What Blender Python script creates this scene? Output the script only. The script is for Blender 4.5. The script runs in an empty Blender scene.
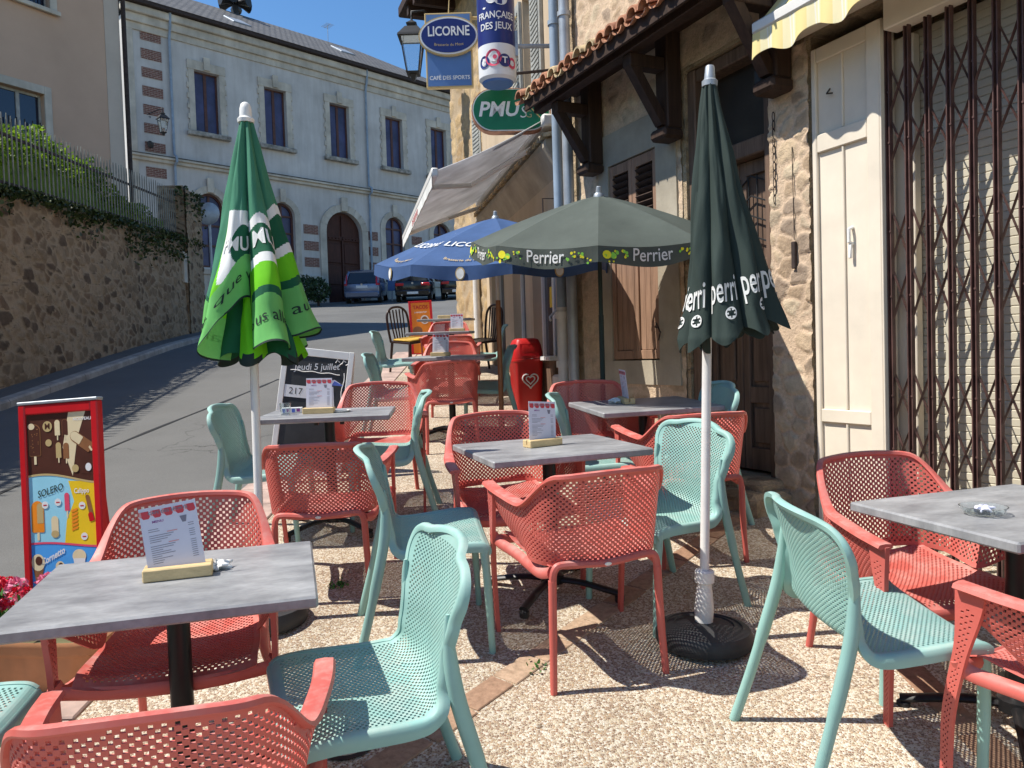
import bpy, math, random
from mathutils import Vector, Matrix
random.seed(7)
PI = math.pi
R = math.radians
scene = bpy.context.scene
col = scene.collection

# ------------------------------------------------------------------ helpers
class MB:
    """collects faces for one mesh"""
    def __init__(s): s.v = []; s.f = []; s.m = []
    def add(s, vs, fs, mi=0, M=None):
        b = len(s.v)
        if M is not None: vs = [tuple(M @ Vector(p)) for p in vs]
        s.v.extend(tuple(p) for p in vs)
        for f in fs: s.f.append(tuple(b + i for i in f)); s.m.append(mi)
        return s
    def box(s, x0, x1, y0, y1, z0, z1, mi=0, M=None):
        vs = [(x0,y0,z0),(x1,y0,z0),(x1,y1,z0),(x0,y1,z0),(x0,y0,z1),(x1,y0,z1),(x1,y1,z1),(x0,y1,z1)]
        fs = [(0,3,2,1),(4,5,6,7),(0,1,5,4),(1,2,6,5),(2,3,7,6),(3,0,4,7)]
        return s.add(vs, fs, mi, M)
    def bbox(s, x0, x1, y0, y1, z0, z1, b=.004, mi=0, M=None):
        """box with chamfered edges"""
        b = min(b, .49*(x1-x0), .49*(y1-y0), .49*(z1-z0))
        X=(x0,x1);Y=(y0,y1);Z=(z0,z1);vs=[];idx={}
        for i in (0,1):
            for j in (0,1):
                for k in (0,1):
                    sx=1 if i==0 else -1;sy=1 if j==0 else -1;sz=1 if k==0 else -1
                    for a in range(3):
                        p=[X[i]+sx*b,Y[j]+sy*b,Z[k]+sz*b]
                        p[a]=(X[i],Y[j],Z[k])[a]
                        idx[(i,j,k,a)]=len(vs);vs.append(p)
        fs=[]
        for a in range(3):
            u,w=[q for q in range(3) if q!=a]
            for e in (0,1):
                c=[]
                for (p,q) in ((0,0),(1,0),(1,1),(0,1)):
                    t=[0,0,0];t[a]=e;t[u]=p;t[w]=q;c.append(idx[(*t,a)])
                if (e==1)==(a==1): c=c[::-1]
                fs.append(tuple(c))
        for a in range(3):
            u,w=[q for q in range(3) if q!=a]
            for p in (0,1):
                for q in (0,1):
                    t0=[0,0,0];t0[u]=p;t0[w]=q;t1=list(t0);t1[a]=1
                    fs.append((idx[(*t0,u)],idx[(*t1,u)],idx[(*t1,w)],idx[(*t0,w)]))
        for i in (0,1):
            for j in (0,1):
                for k in (0,1): fs.append(tuple(idx[(i,j,k,a)] for a in range(3)))
        return s.add(vs,fs,mi,M)
    def tube(s, pts, rad, n=8, mi=0, M=None, cap=True, flat=None):
        """swept tube; flat=(a,b) makes the section an ellipse/rounded bar: a along side, b along up"""
        pts=[Vector(p) for p in pts]
        if not isinstance(rad,(list,tuple)): rad=[rad]*len(pts)
        vs=[];fs=[];prev=None
        for i,p in enumerate(pts):
            d=(pts[min(i+1,len(pts)-1)]-pts[max(i-1,0)]).normalized()
            if prev is None:
                up=Vector((0,0,1)) if abs(d.z)<.9 else Vector((0,1,0))
            else: up=prev
            a=d.cross(up).normalized(); b=a.cross(d).normalized(); prev=b
            for k in range(n):
                t=2*PI*k/n
                if flat: vs.append(p+a*(math.cos(t)*flat[0]*rad[i])+b*(math.sin(t)*flat[1]*rad[i]))
                else: vs.append(p+(a*math.cos(t)+b*math.sin(t))*rad[i])
        for i in range(len(pts)-1):
            for k in range(n):
                fs.append((i*n+k,i*n+(k+1)%n,(i+1)*n+(k+1)%n,(i+1)*n+k))
        if cap:
            fs.append(tuple(range(n))[::-1]); fs.append(tuple((len(pts)-1)*n+k for k in range(n)))
        return s.add(vs,fs,mi,M)
    def lathe(s, prof, n=24, mi=0, M=None, cx=0, cy=0):
        vs=[];fs=[]
        for r,z in prof:
            for k in range(n): vs.append((cx+r*math.cos(2*PI*k/n),cy+r*math.sin(2*PI*k/n),z))
        for i in range(len(prof)-1):
            for k in range(n): fs.append((i*n+k,i*n+(k+1)%n,(i+1)*n+(k+1)%n,(i+1)*n+k))
        fs.append(tuple(range(n))[::-1]); fs.append(tuple((len(prof)-1)*n+k for k in range(n)))
        return s.add(vs,fs,mi,M)
    def prism(s, poly, d0, d1, plane='xz', mi=0, M=None):
        """polygon (a,b) extruded along the third axis from d0 to d1"""
        n=len(poly)
        def P(a,b,d): return (a,d,b) if plane=='xz' else ((a,b,d) if plane=='xy' else (d,a,b))
        vs=[P(a,b,d0) for a,b in poly]+[P(a,b,d1) for a,b in poly]
        fs=[tuple(range(n)),tuple(range(n,2*n))[::-1]]+[(i,i+n,(i+1)%n+n,(i+1)%n) for i in range(n)]
        return s.add(vs,fs,mi,M)
    def grid(s, fn, nu, nv, mi=0, M=None, wrap=False):
        vs=[fn(i/nu,j/nv) for j in range(nv+1) for i in range(nu+(0 if wrap else 1))]
        w=nu if wrap else nu+1; fs=[]; ms=[]
        for j in range(nv):
            for i in range(nu):
                fs.append((j*w+i,j*w+(i+1)%w,(j+1)*w+(i+1)%w,(j+1)*w+i))
                ms.append(mi((i+.5)/nu,(j+.5)/nv) if callable(mi) else mi)
        b=len(s.v)
        s.v.extend(tuple(M@Vector(p)) if M is not None else tuple(p) for p in vs)
        for f,m in zip(fs,ms): s.f.append(tuple(b+i for i in f)); s.m.append(m)
        return s
    def build(s, name, mats, parent=None, smooth=False):
        me=bpy.data.meshes.new(name); me.from_pydata(s.v,[],s.f)
        if not isinstance(mats,(list,tuple)): mats=[mats]
        for m in mats: me.materials.append(m)
        me.polygons.foreach_set('material_index',s.m)
        if smooth: me.polygons.foreach_set('use_smooth',[True]*len(s.f))
        me.update()
        import bmesh
        bm=bmesh.new(); bm.from_mesh(me); bmesh.ops.recalc_face_normals(bm,faces=bm.faces); bm.to_mesh(me); bm.free()
        if smooth: me.set_sharp_from_angle(angle=R(smooth if smooth is not True else 42))
        o=bpy.data.objects.new(name,me); col.objects.link(o)
        if parent: o.parent=parent
        return o

def tag(o,label=None,cat=None,group=None,kind=None):
    if label: o['label']=label
    if cat: o['category']=cat
    if group: o['group']=group
    if kind: o['kind']=kind
    return o
def thing(name,label,cat,M=None,group=None):
    o=bpy.data.objects.new(name,None); col.objects.link(o); o.empty_display_size=.1
    if M is not None: o.matrix_world=M
    return tag(o,label,cat,group)
def copy_tree(o):
    def rec(a,par):
        c=a.copy(); col.objects.link(c)
        if par: c.parent=par
        for ch in a.children: rec(ch,c)
        return c
    return rec(o,None)

def text_geo(s,size,align='CENTER',bold=0,cache={}):
    k=(s,size,align,bold)
    if k in cache: return cache[k]
    cu=bpy.data.curves.new('txt','FONT'); cu.body=s; cu.size=size; cu.align_x=align; cu.align_y='CENTER'; cu.resolution_u=3; cu.offset=bold*size
    o=bpy.data.objects.new('txt',cu); col.objects.link(o)
    dg=bpy.context.evaluated_depsgraph_get(); e=o.evaluated_get(dg); me=e.to_mesh()
    r=([tuple(v.co) for v in me.vertices],[tuple(p.vertices) for p in me.polygons])
    e.to_mesh_clear(); bpy.data.objects.remove(o); bpy.data.curves.remove(cu)
    cache[k]=r; return r
def add_text(mb,s,size,fn,mi=0,align='CENTER',bold=.02,sx=1.0):
    """fn maps text plane (x,y) to 3D"""
    v,f=text_geo(s,size,align,bold)
    mb.add([fn(x*sx,y) for x,y,z in v],f,mi)

# ------------------------------------------------------------------ materials
class NT:
    def __init__(s,name):
        s.mat=bpy.data.materials.new(name); s.mat.use_nodes=True; s.t=s.mat.node_tree
        s.b=s.t.nodes['Principled BSDF']; s.L=s.t.links
    def n(s,ty,**kw):
        n=s.t.nodes.new(ty)
        for k,v in kw.items():
            if k in n.inputs: n.inputs[k].default_value=v
            else: setattr(n,k,v)
        return n
    def l(s,a,b): s.L.new(a,b)
    def coord(s,scale=(1,1,1),rand=False):
        tc=s.n('ShaderNodeTexCoord'); mp=s.n('ShaderNodeMapping'); mp.inputs['Scale'].default_value=scale
        s.l(tc.outputs['Object'],mp.inputs['Vector'])
        if rand:
            oi=s.n('ShaderNodeObjectInfo'); mu=s.n('ShaderNodeMath',operation='MULTIPLY'); mu.inputs[1].default_value=37
            s.l(oi.outputs['Random'],mu.inputs[0]); cb=s.n('ShaderNodeCombineXYZ')
            s.l(mu.outputs[0],cb.inputs[0]); s.l(mu.outputs[0],cb.inputs[1]); s.l(cb.outputs[0],mp.inputs['Location'])
        return mp.outputs[0]
    def ramp(s,fac,stops,const=False):
        r=s.n('ShaderNodeValToRGB'); cr=r.color_ramp
        if const: cr.interpolation='CONSTANT'
        while len(cr.elements)<len(stops): cr.elements.new(.5)
        for e,(p,c) in zip(cr.elements,stops): e.position=p; e.color=(*c,1) if len(c)==3 else c
        s.l(fac,r.inputs[0]); return r.outputs[0]
    def noise(s,vec,scale,detail=6,rough=.6):
        n=s.n('ShaderNodeTexNoise'); n.inputs['Scale'].default_value=scale; n.inputs['Detail'].default_value=detail; n.inputs['Roughness'].default_value=rough
        s.l(vec,n.inputs['Vector']); return n.outputs['Fac']
    def mix(s,fac,a,b,mode='MIX'):
        m=s.n('ShaderNodeMix',data_type='RGBA',blend_type=mode)
        for sock,val in ((m.inputs[0],fac),(m.inputs[6],a),(m.inputs[7],b)):
            if hasattr(val,'is_linked'): s.l(val,sock)
            elif isinstance(val,(int,float)): sock.default_value=val
            else: sock.default_value=(*val,1) if len(val)==3 else val
        return m.outputs[2]
    def math(s,op,a,b=None,clamp=False):
        m=s.n('ShaderNodeMath',operation=op); m.use_clamp=clamp
        for i,v in enumerate((a,b)):
            if v is None: continue
            if hasattr(v,'is_linked'): s.l(v,m.inputs[i])
            else: m.inputs[i].default_value=v
        return m.outputs[0]
    def bump(s,h,strength=.3,dist=.01):
        b=s.n('ShaderNodeBump'); b.inputs['Strength'].default_value=strength; b.inputs['Distance'].default_value=dist
        s.l(h,b.inputs['Height']); s.l(b.outputs[0],s.b.inputs['Normal'])
    def color(s,c):
        if hasattr(c,'is_linked'): s.l(c,s.b.inputs['Base Color'])
        else: s.b.inputs['Base Color'].default_value=(*c,1)
    def rough(s,r,spec=None,metal=None):
        if hasattr(r,'is_linked'): s.l(r,s.b.inputs['Roughness'])
        else: s.b.inputs['Roughness'].default_value=r
        if spec is not None: s.b.inputs['Specular IOR Level'].default_value=spec
        if metal is not None: s.b.inputs['Metallic'].default_value=metal

def mat(name,c,rough=.6,var=.12,scale=8,bump=0,spec=.4,metal=0,bscale=None,stretch=(1,1,1),rand=False,bdist=.004):
    m=NT(name); v=m.coord(stretch,rand)
    if var:
        f=m.noise(v,scale,5); lo=tuple(x*(1-var*1.6) for x in c); hi=tuple(min(1,x*(1+var*1.3)) for x in c)
        m.color(m.ramp(f,[(.3,lo),(.7,hi)]))
    else: m.color(c)
    m.rough(rough,spec,metal)
    if bump: m.bump(m.noise(v,bscale or scale*4,6),bump,bdist)
    return m.mat

def mat_pebble():
    m=NT('washed_pebble_concrete'); v=m.coord()
    no=m.n('ShaderNodeTexNoise'); no.inputs['Scale'].default_value=60; m.l(v,no.inputs['Vector'])
    wv=m.n('ShaderNodeVectorMath',operation='MULTIPLY_ADD'); m.l(no.outputs['Color'],wv.inputs[0]); wv.inputs[1].default_value=(.006,.006,.006); m.l(v,wv.inputs[2])
    vo=m.n('ShaderNodeTexVoronoi'); vo.inputs['Scale'].default_value=118; m.l(wv.outputs[0],vo.inputs['Vector'])
    ve=m.n('ShaderNodeTexVoronoi',feature='DISTANCE_TO_EDGE'); ve.inputs['Scale'].default_value=118; m.l(wv.outputs[0],ve.inputs['Vector'])
    sp=m.n('ShaderNodeSeparateColor'); m.l(vo.outputs['Color'],sp.inputs[0])
    stones=m.ramp(sp.outputs[0],[(0,(.58,.49,.35)),(.13,(.36,.245,.16)),(.26,(.70,.64,.54)),(.40,(.30,.185,.12)),(.52,(.45,.31,.19)),(.64,(.22,.14,.09)),(.76,(.66,.58,.46)),(.88,(.36,.26,.165))],True)
    big=m.noise(v,1.3,4)
    mort=m.ramp(big,[(.35,(.55,.48,.38)),(.65,(.66,.59,.47))])
    e=m.ramp(ve.outputs['Distance'],[(.02,(0,0,0)),(.10,(1,1,1))])
    c=m.mix(e,mort,stones)
    c=m.mix(.7,c,m.ramp(big,[(.3,(.70,.68,.65)),(.62,(1,1,1))]),'MULTIPLY')
    sv=m.n('ShaderNodeTexVoronoi'); sv.inputs['Scale'].default_value=4.5; m.l(v,sv.inputs['Vector']); c=m.mix(1,c,m.ramp(sv.outputs['Distance'],[(.05,(.55,.53,.51)),(.075,(1,1,1))]),'MULTIPLY')
    m.color(c); m.rough(.75,.3)
    m.bump(m.ramp(ve.outputs['Distance'],[(0,(0,0,0)),(.25,(1,1,1))]),.55,.005)
    return m.mat
def mat_asphalt():
    m=NT('worn_asphalt'); v=m.coord()
    big=m.noise(v,.5,5); fine=m.noise(v,170,3)
    a=m.ramp(big,[(.3,(.122,.120,.114)),(.7,(.172,.169,.161))])
    c=m.mix(.8,a,m.ramp(fine,[(.3,(.6,.6,.6)),(.7,(1.15,1.15,1.15))]),'MULTIPLY')
    ve=m.n('ShaderNodeTexVoronoi',feature='DISTANCE_TO_EDGE'); ve.inputs['Scale'].default_value=.9
    no=m.n('ShaderNodeTexNoise'); no.inputs['Scale'].default_value=3; no.inputs['Detail'].default_value=6; m.l(v,no.inputs['Vector'])
    wv=m.n('ShaderNodeVectorMath',operation='MULTIPLY_ADD'); m.l(no.outputs['Color'],wv.inputs[0]); wv.inputs[1].default_value=(.5,.5,.5); m.l(v,wv.inputs[2]); m.l(wv.outputs[0],ve.inputs['Vector'])
    cr=m.ramp(ve.outputs['Distance'],[(.003,(.45,.45,.45)),(.009,(1,1,1))])
    c=m.mix(m.ramp(m.noise(v,.35,2),[(.60,(0,0,0)),(.70,(1,1,1))]),c,m.mix(1,c,cr,'MULTIPLY'))
    m.color(c); m.rough(.85,.25); m.bump(fine,.5,.006); return m.mat
def mat_rubble(name,stones,mortar,sc=(3.0,3.0,4.2),dist=.03,strength=.8,mw=.09):
    m=NT(name); v=m.coord(sc)
    def warp(vec,s,a,det):
        no=m.n('ShaderNodeTexNoise'); no.inputs['Scale'].default_value=s; no.inputs['Detail'].default_value=det; m.l(vec,no.inputs['Vector'])
        sb=m.n('ShaderNodeVectorMath',operation='SUBTRACT'); m.l(no.outputs['Color'],sb.inputs[0]); sb.inputs[1].default_value=(.5,.5,.5)
        wv=m.n('ShaderNodeVectorMath',operation='MULTIPLY_ADD'); m.l(sb.outputs[0],wv.inputs[0]); wv.inputs[1].default_value=(a,a,a); m.l(vec,wv.inputs[2]); return wv.outputs[0]
    w=warp(warp(v,.42,1.5,2),3.0,.26,3)
    vo=m.n('ShaderNodeTexVoronoi'); vo.inputs['Scale'].default_value=1; vo.inputs['Randomness'].default_value=.8; m.l(w,vo.inputs['Vector'])
    ve=m.n('ShaderNodeTexVoronoi',feature='DISTANCE_TO_EDGE'); ve.inputs['Scale'].default_value=1; ve.inputs['Randomness'].default_value=.8; m.l(w,ve.inputs['Vector'])
    sp=m.n('ShaderNodeSeparateColor'); m.l(vo.outputs['Color'],sp.inputs[0])
    n=len(stones); st=m.ramp(sp.outputs[1],[(i/n,c) for i,c in enumerate(stones)],True)
    f=m.noise(v,5,8,.7); f2=m.noise(v,.8,4); f3=m.noise(v,19,5,.7)
    st=m.mix(.8,st,m.ramp(f,[(.3,(.62,.60,.57)),(.7,(1.38,1.34,1.28))]),'MULTIPLY')
    mo=m.mix(.8,mortar,m.ramp(f3,[(.3,(.62,.60,.56)),(.7,(1.2,1.18,1.12))]),'MULTIPLY')
    thr=m.math('MULTIPLY',m.math('ADD',f2,m.math('MULTIPLY',sp.outputs[0],.35)),mw*1.7)
    e=m.math('DIVIDE',m.math('SUBTRACT',m.math('ADD',ve.outputs['Distance'],m.math('MULTIPLY',m.math('SUBTRACT',f,.5),.12)),m.math('MULTIPLY',thr,.6)),m.math('ADD',m.math('MULTIPLY',thr,.7),.02),True)
    c=m.mix(e,mo,st)
    c=m.mix(.6,c,m.ramp(f2,[(.3,(.80,.78,.75)),(.65,(1.12,1.10,1.07))]),'MULTIPLY')
    m.color(c); m.rough(.92,.15)
    h=m.math('ADD',m.math('MULTIPLY',e,.45),m.math('ADD',m.math('MULTIPLY',f,.35),m.math('MULTIPLY',f3,.45))); m.bump(h,strength,dist); return m.mat
def mat_plaster(name,c,stain=.25,sc=1.2,streak=True):
    m=NT(name); v=m.coord(); v2=m.coord((2.2,2.2,.25))
    a=m.noise(v,sc,6); b=m.noise(v2,2.0,5); f=m.noise(v,55,4)
    x=m.ramp(a,[(.3,tuple(k*(1-stain) for k in c)),(.68,tuple(min(1,k*1.08) for k in c))])
    if streak: x=m.mix(.55,x,m.ramp(b,[(.35,(.80,.785,.76)),(.6,(1,1,1))]),'MULTIPLY')
    m.color(x); m.rough(.88,.2); m.bump(f,.25,.006); return m.mat
def mat_wood(name,c,dark=.5,sc=(14,14,1.0),rough=.65,along='z'):
    m=NT(name); s={'z':sc,'x':(sc[2],sc[1],sc[0]),'y':(sc[0],sc[2],sc[1])}[along]; v=m.coord(s)
    f=m.noise(v,2.2,7,.65); w=m.coord(); g=m.noise(w,1.7,4)
    x=m.ramp(f,[(.3,tuple(k*dark for k in c)),(.7,tuple(min(1,k*1.15) for k in c))])
    x=m.mix(.6,x,m.ramp(g,[(.3,(.65,.65,.65)),(.65,(1,1,1))]),'MULTIPLY')
    m.color(x); m.rough(rough,.3); m.bump(f,.3,.004); return m.mat
def mat_brick(name,c1,c2,mo,sc=1.0,bw=.22,rh=.065,axis='xz'):
    m=NT(name); tc=m.n('ShaderNodeTexCoord'); sx=m.n('ShaderNodeSeparateXYZ'); m.l(tc.outputs['Object'],sx.inputs[0])
    cb=m.n('ShaderNodeCombineXYZ'); m.l(sx.outputs['X'],cb.inputs[0]); m.l(sx.outputs['Z' if axis=='xz' else 'Y'],cb.inputs[1])
    b=m.n('ShaderNodeTexBrick'); m.l(cb.outputs[0],b.inputs['Vector']); b.inputs['Scale'].default_value=sc
    b.inputs['Color1'].default_value=(*c1,1); b.inputs['Color2'].default_value=(*c2,1); b.inputs['Mortar'].default_value=(*mo,1)
    b.inputs['Brick Width'].default_value=bw; b.inputs['Row Height'].default_value=rh; b.inputs['Mortar Size'].default_value=.008
    f=m.noise(tc.outputs['Object'],18,4); m.color(m.mix(.6,b.outputs['Color'],m.ramp(f,[(.3,(.6,.6,.6)),(.7,(1.2,1.2,1.2))]),'MULTIPLY')); m.rough(.85,.2)
    m.bump(b.outputs['Fac'],-.3,.006); return m.mat
def mat_plastic(name,c):
    m=NT(name); v=m.coord((1,1,1),True); f=m.noise(v,5,4); g=m.noise(v,130,2); d=m.noise(v,11,7,.7)
    x=m.ramp(f,[(.3,tuple(k*.90 for k in c)),(.7,tuple(min(1,k*1.06) for k in c))])
    oi=m.n('ShaderNodeObjectInfo'); x=m.mix(.8,x,m.ramp(oi.outputs['Random'],[(0,(.84,.84,.87)),(.5,(.97,.97,.96)),(1,(1.04,1.02,1.0))]),'MULTIPLY')
    ge=m.n('ShaderNodeNewGeometry'); sx=m.n('ShaderNodeSeparateXYZ'); m.l(ge.outputs['Normal'],sx.inputs[0])
    dust=m.math('MULTIPLY',m.math('MULTIPLY',sx.outputs['Z'],.38,True),m.ramp(d,[(.42,(0,0,0)),(.66,(1,1,1))]))
    x=m.mix(dust,x,(.55,.50,.44))
    m.color(x); m.rough(m.math('ADD',m.math('MULTIPLY',f,.25),m.math('ADD',.34,dust)),.4); m.bump(g,.06,.001); return m.mat
def mat_table():
    m=NT('grey_laminate'); v=m.coord((1,2.2,1),True); a=m.noise(v,4.5,7,.62); b=m.noise(v,40,4)
    x=m.ramp(a,[(.3,(.18,.18,.188)),(.5,(.275,.275,.28)),(.7,(.38,.38,.383))])
    x=m.mix(.35,x,m.ramp(b,[(.35,(.7,.7,.7)),(.65,(1.15,1.15,1.15))]),'MULTIPLY')
    m.color(x); m.rough(m.math('ADD',m.math('MULTIPLY',a,.25),.3),.4); return m.mat
def mat_fabric(name,c,sheen=.2,wr=.5,trans=0):
    m=NT(name); v=m.coord(); f=m.noise(v,3.0,5); w=m.noise(v,450,2); k=m.noise(m.coord((9,9,2)),1.5,5)
    x=m.ramp(f,[(.3,tuple(q*.80 for q in c)),(.7,tuple(min(1,q*1.12) for q in c))])
    m.color(x); m.rough(.8,.25); m.bump(m.math('ADD',m.math('MULTIPLY',w,.05),k),wr,.012)
    if trans:
        tr=m.n('ShaderNodeBsdfTranslucent'); m.l(x,tr.inputs['Color']); ms=m.n('ShaderNodeMixShader'); ms.inputs[0].default_value=trans
        out=[n for n in m.t.nodes if n.type=='OUTPUT_MATERIAL'][0]
        m.l(m.b.outputs[0],ms.inputs[1]); m.l(tr.outputs[0],ms.inputs[2]); m.l(ms.outputs[0],out.inputs['Surface'])
    return m.mat
def mat_leaf(name,a,b,trans=.25):
    m=NT(name); g=m.n('ShaderNodeNewGeometry'); x=m.ramp(g.outputs['Random Per Island'],[(0,a),(.6,b),(1,tuple(min(1,k*1.5) for k in b))])
    m.color(x); m.rough(.55,.35)
    tr=m.n('ShaderNodeBsdfTranslucent'); m.l(x,tr.inputs['Color']); ms=m.n('ShaderNodeMixShader'); ms.inputs[0].default_value=trans
    out=[n for n in m.t.nodes if n.type=='OUTPUT_MATERIAL'][0]
    m.l(m.b.outputs[0],ms.inputs[1]); m.l(tr.outputs[0],ms.inputs[2]); m.l(ms.outputs[0],out.inputs['Surface']); return m.mat
def mat_strip():
    m=NT('worn_brick_paver'); v=m.coord(); g=m.n('ShaderNodeNewGeometry'); f=m.noise(v,38,6,.7)
    x=m.ramp(g.outputs['Random Per Island'],[(0,(.30,.18,.12)),(.5,(.39,.26,.18)),(1,(.47,.35,.25))])
    m.color(m.mix(.8,x,m.ramp(f,[(.3,(.55,.52,.48)),(.65,(1.15,1.12,1.08))]),'MULTIPLY')); m.rough(.9,.2); m.bump(f,.6,.006); return m.mat
def mat_slate():
    m=NT('slate_roof'); tc=m.n('ShaderNodeTexCoord'); b=m.n('ShaderNodeTexBrick'); mp=m.n('ShaderNodeMapping'); m.l(tc.outputs['Object'],mp.inputs[0]); m.l(mp.outputs[0],b.inputs['Vector'])
    b.inputs['Scale'].default_value=1; b.inputs['Brick Width'].default_value=.30; b.inputs['Row Height'].default_value=.28; b.inputs['Mortar Size'].default_value=.03
    b.inputs['Color1'].default_value=(.12,.115,.11,1); b.inputs['Color2'].default_value=(.17,.16,.15,1); b.inputs['Mortar'].default_value=(.05,.05,.05,1)
    m.color(b.outputs[0]); m.rough(.7,.3); return m.mat
def mat_stripes(name,c1,c2,axis='X',period=.22,duty=.5):
    m=NT(name); tc=m.n('ShaderNodeTexCoord'); sx=m.n('ShaderNodeSeparateXYZ'); m.l(tc.outputs['Object'],sx.inputs[0])
    f=m.math('FRACT',m.math('DIVIDE',sx.outputs[axis],period))
    m.color(m.ramp(f,[(0,c1),(duty,c2),(duty+.06,(.75,.72,.62)),(duty+.12,c2),(duty+.2,(.75,.72,.62)),(duty+.26,c2)],True)); m.rough(.8,.2); return m.mat

M={}
M['red']=mat_plastic('coral_plastic',(.60,.130,.105))
M['teal']=mat_plastic('turquoise_plastic',(.275,.485,.44))
M['table']=mat_table()
M['blackmetal']=mat('black_powder_coat',(.012,.012,.013),.38,.1,20)
M['black']=mat('black_plastic',(.02,.02,.021),.5,.15,12)
M['rubber']=mat('base_rubber',(.035,.035,.037),.6,.2,9,.2)
M['white']=mat('white_paint',(.78,.77,.74),.45,.05,5)
M['whitep']=mat('white_plastic',(.72,.70,.67),.4,.06,9)
M['grey']=mat('galvanised_zinc',(.36,.39,.42),.45,.15,5,metal=.35)
M['greyb']=mat('blue_grey_pipe',(.27,.34,.42),.5,.12,4)
M['wood']=mat_wood('pale_pine',(.72,.53,.27),.8,(10,30,30),.6)
M['wood2']=mat_wood('brown_door_wood',(.20,.125,.085),.45)
M['shutterw']=mat_wood('faded_shutter_wood',(.34,.205,.135),.6)
M['darkwood']=mat_wood('dark_stained_beam',(.060,.033,.022),.5)
M['paper']=mat('menu_paper',(.68,.67,.76),.55,.04,6)
M['ink']=mat('grey_ink',(.22,.21,.26),.7,0)
M['redink']=mat('red_ink',(.62,.06,.08),.6,0)
M['pink']=mat('pink_ink',(.72,.30,.30),.6,0)
M['purple']=mat('purple_ink',(.30,.06,.28),.6,0)
M['blueink']=mat('blue_ink',(.10,.16,.55),.6,0)
M['pebble']=mat_pebble(); M['asphalt']=mat_asphalt()
M['paver']=mat('pink_paving_slab',(.44,.32,.27),.85,.2,6,.3)
M['kerb']=mat('granite_kerb',(.33,.31,.28),.85,.2,5,.4)
M['strip']=mat_strip()
M['mould']=mat('dark_mould_lead',(.13,.125,.115),.9,.35,3,.3)
M['sillstone']=mat('dirty_sill_stone',(.34,.315,.27),.9,.4,4,.3)
M['picket']=mat('old_picket_paint',(.23,.225,.185),.7,.3,5)
M['tar']=mat('tar_seam',(.02,.02,.02),.6,.1,9)
M['oldwall']=mat_rubble('rubble_retaining_wall',[(.23,.15,.095),(.15,.095,.06),(.30,.215,.145),(.19,.135,.09),(.10,.066,.045),(.26,.19,.13)],(.37,.29,.20),(3.6,3.6,5.6),.05,1.0,.15)
M['facade']=mat_rubble('rendered_rubble_facade',[(.42,.33,.215),(.47,.385,.265),(.36,.27,.18),(.44,.35,.235),(.33,.26,.18)],(.52,.405,.28),(4.2,4.2,5.5),.035,1.0,.13)
M['pier']=mat_rubble('honey_stone_pier',[(.46,.36,.235),(.52,.43,.29),(.40,.30,.20),(.50,.40,.27),(.42,.33,.22)],(.55,.42,.29),(4.6,4.6,5.6),.04,1.0,.11)
M['ashlar']=mat_rubble('sandstone_quoin',[(.40,.29,.16),(.46,.345,.20),(.34,.24,.135),(.43,.32,.19)],(.42,.33,.22),(1.9,1.9,3.4),.03,.8,.05)
M['stucco']=mat_plaster('grey_old_stucco',(.44,.385,.30),.35,2.0)
M['cream']=mat_plaster('cream_render',(.56,.44,.31),.15,1.0)
M['thwall']=mat_plaster('pale_grey_render',(.60,.575,.54),.22,.5)
M['thstone']=mat_plaster('pale_limestone',(.62,.565,.47),.35,1.2)
M['beige']=mat_plaster('tan_render',(.56,.385,.275),.10,.5,False)
M['creamquoin']=mat_plaster('cream_quoin_render',(.58,.49,.40),.12,.7,False)
M['creampaint']=mat('cream_shopfront_paint',(.74,.655,.53),.55,.06,3,.1)
M['slats']=mat('cream_shutter_slat',(.56,.51,.40),.5,.05,2)
M['brownmetal']=mat('brown_grille_paint',(.105,.054,.046),.5,.25,9)
M['slate']=mat_slate()
M['thbrick']=mat_brick('town_brick',(.24,.11,.085),(.17,.075,.06),(.40,.34,.28),1,.24,.075)
M['oldglass']=mat('dusty_old_glass',(.035,.028,.022),.35,.2,5,spec=.35)
M['glass']=mat('window_glass',(.012,.016,.035),.06,0,spec=.8)
M['bluecurtain']=mat('blue_window_glass',(.050,.052,.125),.32,.35,1.2,spec=.4)
M['dark']=mat('dark_interior',(.012,.011,.010),.8,.1,3)
M['winwood']=mat('red_brown_joinery',(.10,.038,.028),.55,.2,6)
M['thdoor']=mat_wood('red_brown_door',(.085,.030,.020),.6,(6,6,.8))
M['awngrey']=mat_fabric('grey_awning_canvas',(.60,.60,.61),wr=.1,trans=.45)
M['white_metal']=mat('white_metal',(.70,.68,.64),.4,.05,4)
M['tile']=mat('clay_roof_tile',(.43,.20,.115),.8,.35,7,.4)
M['lichen']=mat('lichen_tile',(.50,.38,.22),.85,.4,14,.4)
M['perr']=mat_fabric('dark_green_parasol_cloth',(.030,.046,.040),wr=.35)
M['perr2']=mat_fabric('faded_green_parasol_cloth',(.080,.094,.081),wr=.25)
M['blue']=mat_fabric('blue_parasol_cloth',(.055,.11,.25),wr=.25,trans=.1)
M['g_teal']=mat_fabric('parasol_deep_green',(.065,.24,.145),wr=.3,trans=.12)
M['g_dark']=mat_fabric('parasol_dark_green',(.012,.105,.05),wr=.3)
M['g_lime']=mat_fabric('parasol_lime',(.17,.60,.015),wr=.3,trans=.12)
M['g_hem']=mat_fabric('parasol_light_green',(.17,.52,.14),wr=.3,trans=.12)
M['clothwhite']=mat_fabric('white_print',(.75,.75,.72),wr=.1)
M['letterblack']=mat('dark_lettering',(.01,.025,.02),.7,0)
M['yellowdot']=mat('yellow_print',(.75,.68,.02),.7,0)
M['limedot']=mat('lime_print',(.22,.55,.06),.7,0)
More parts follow.
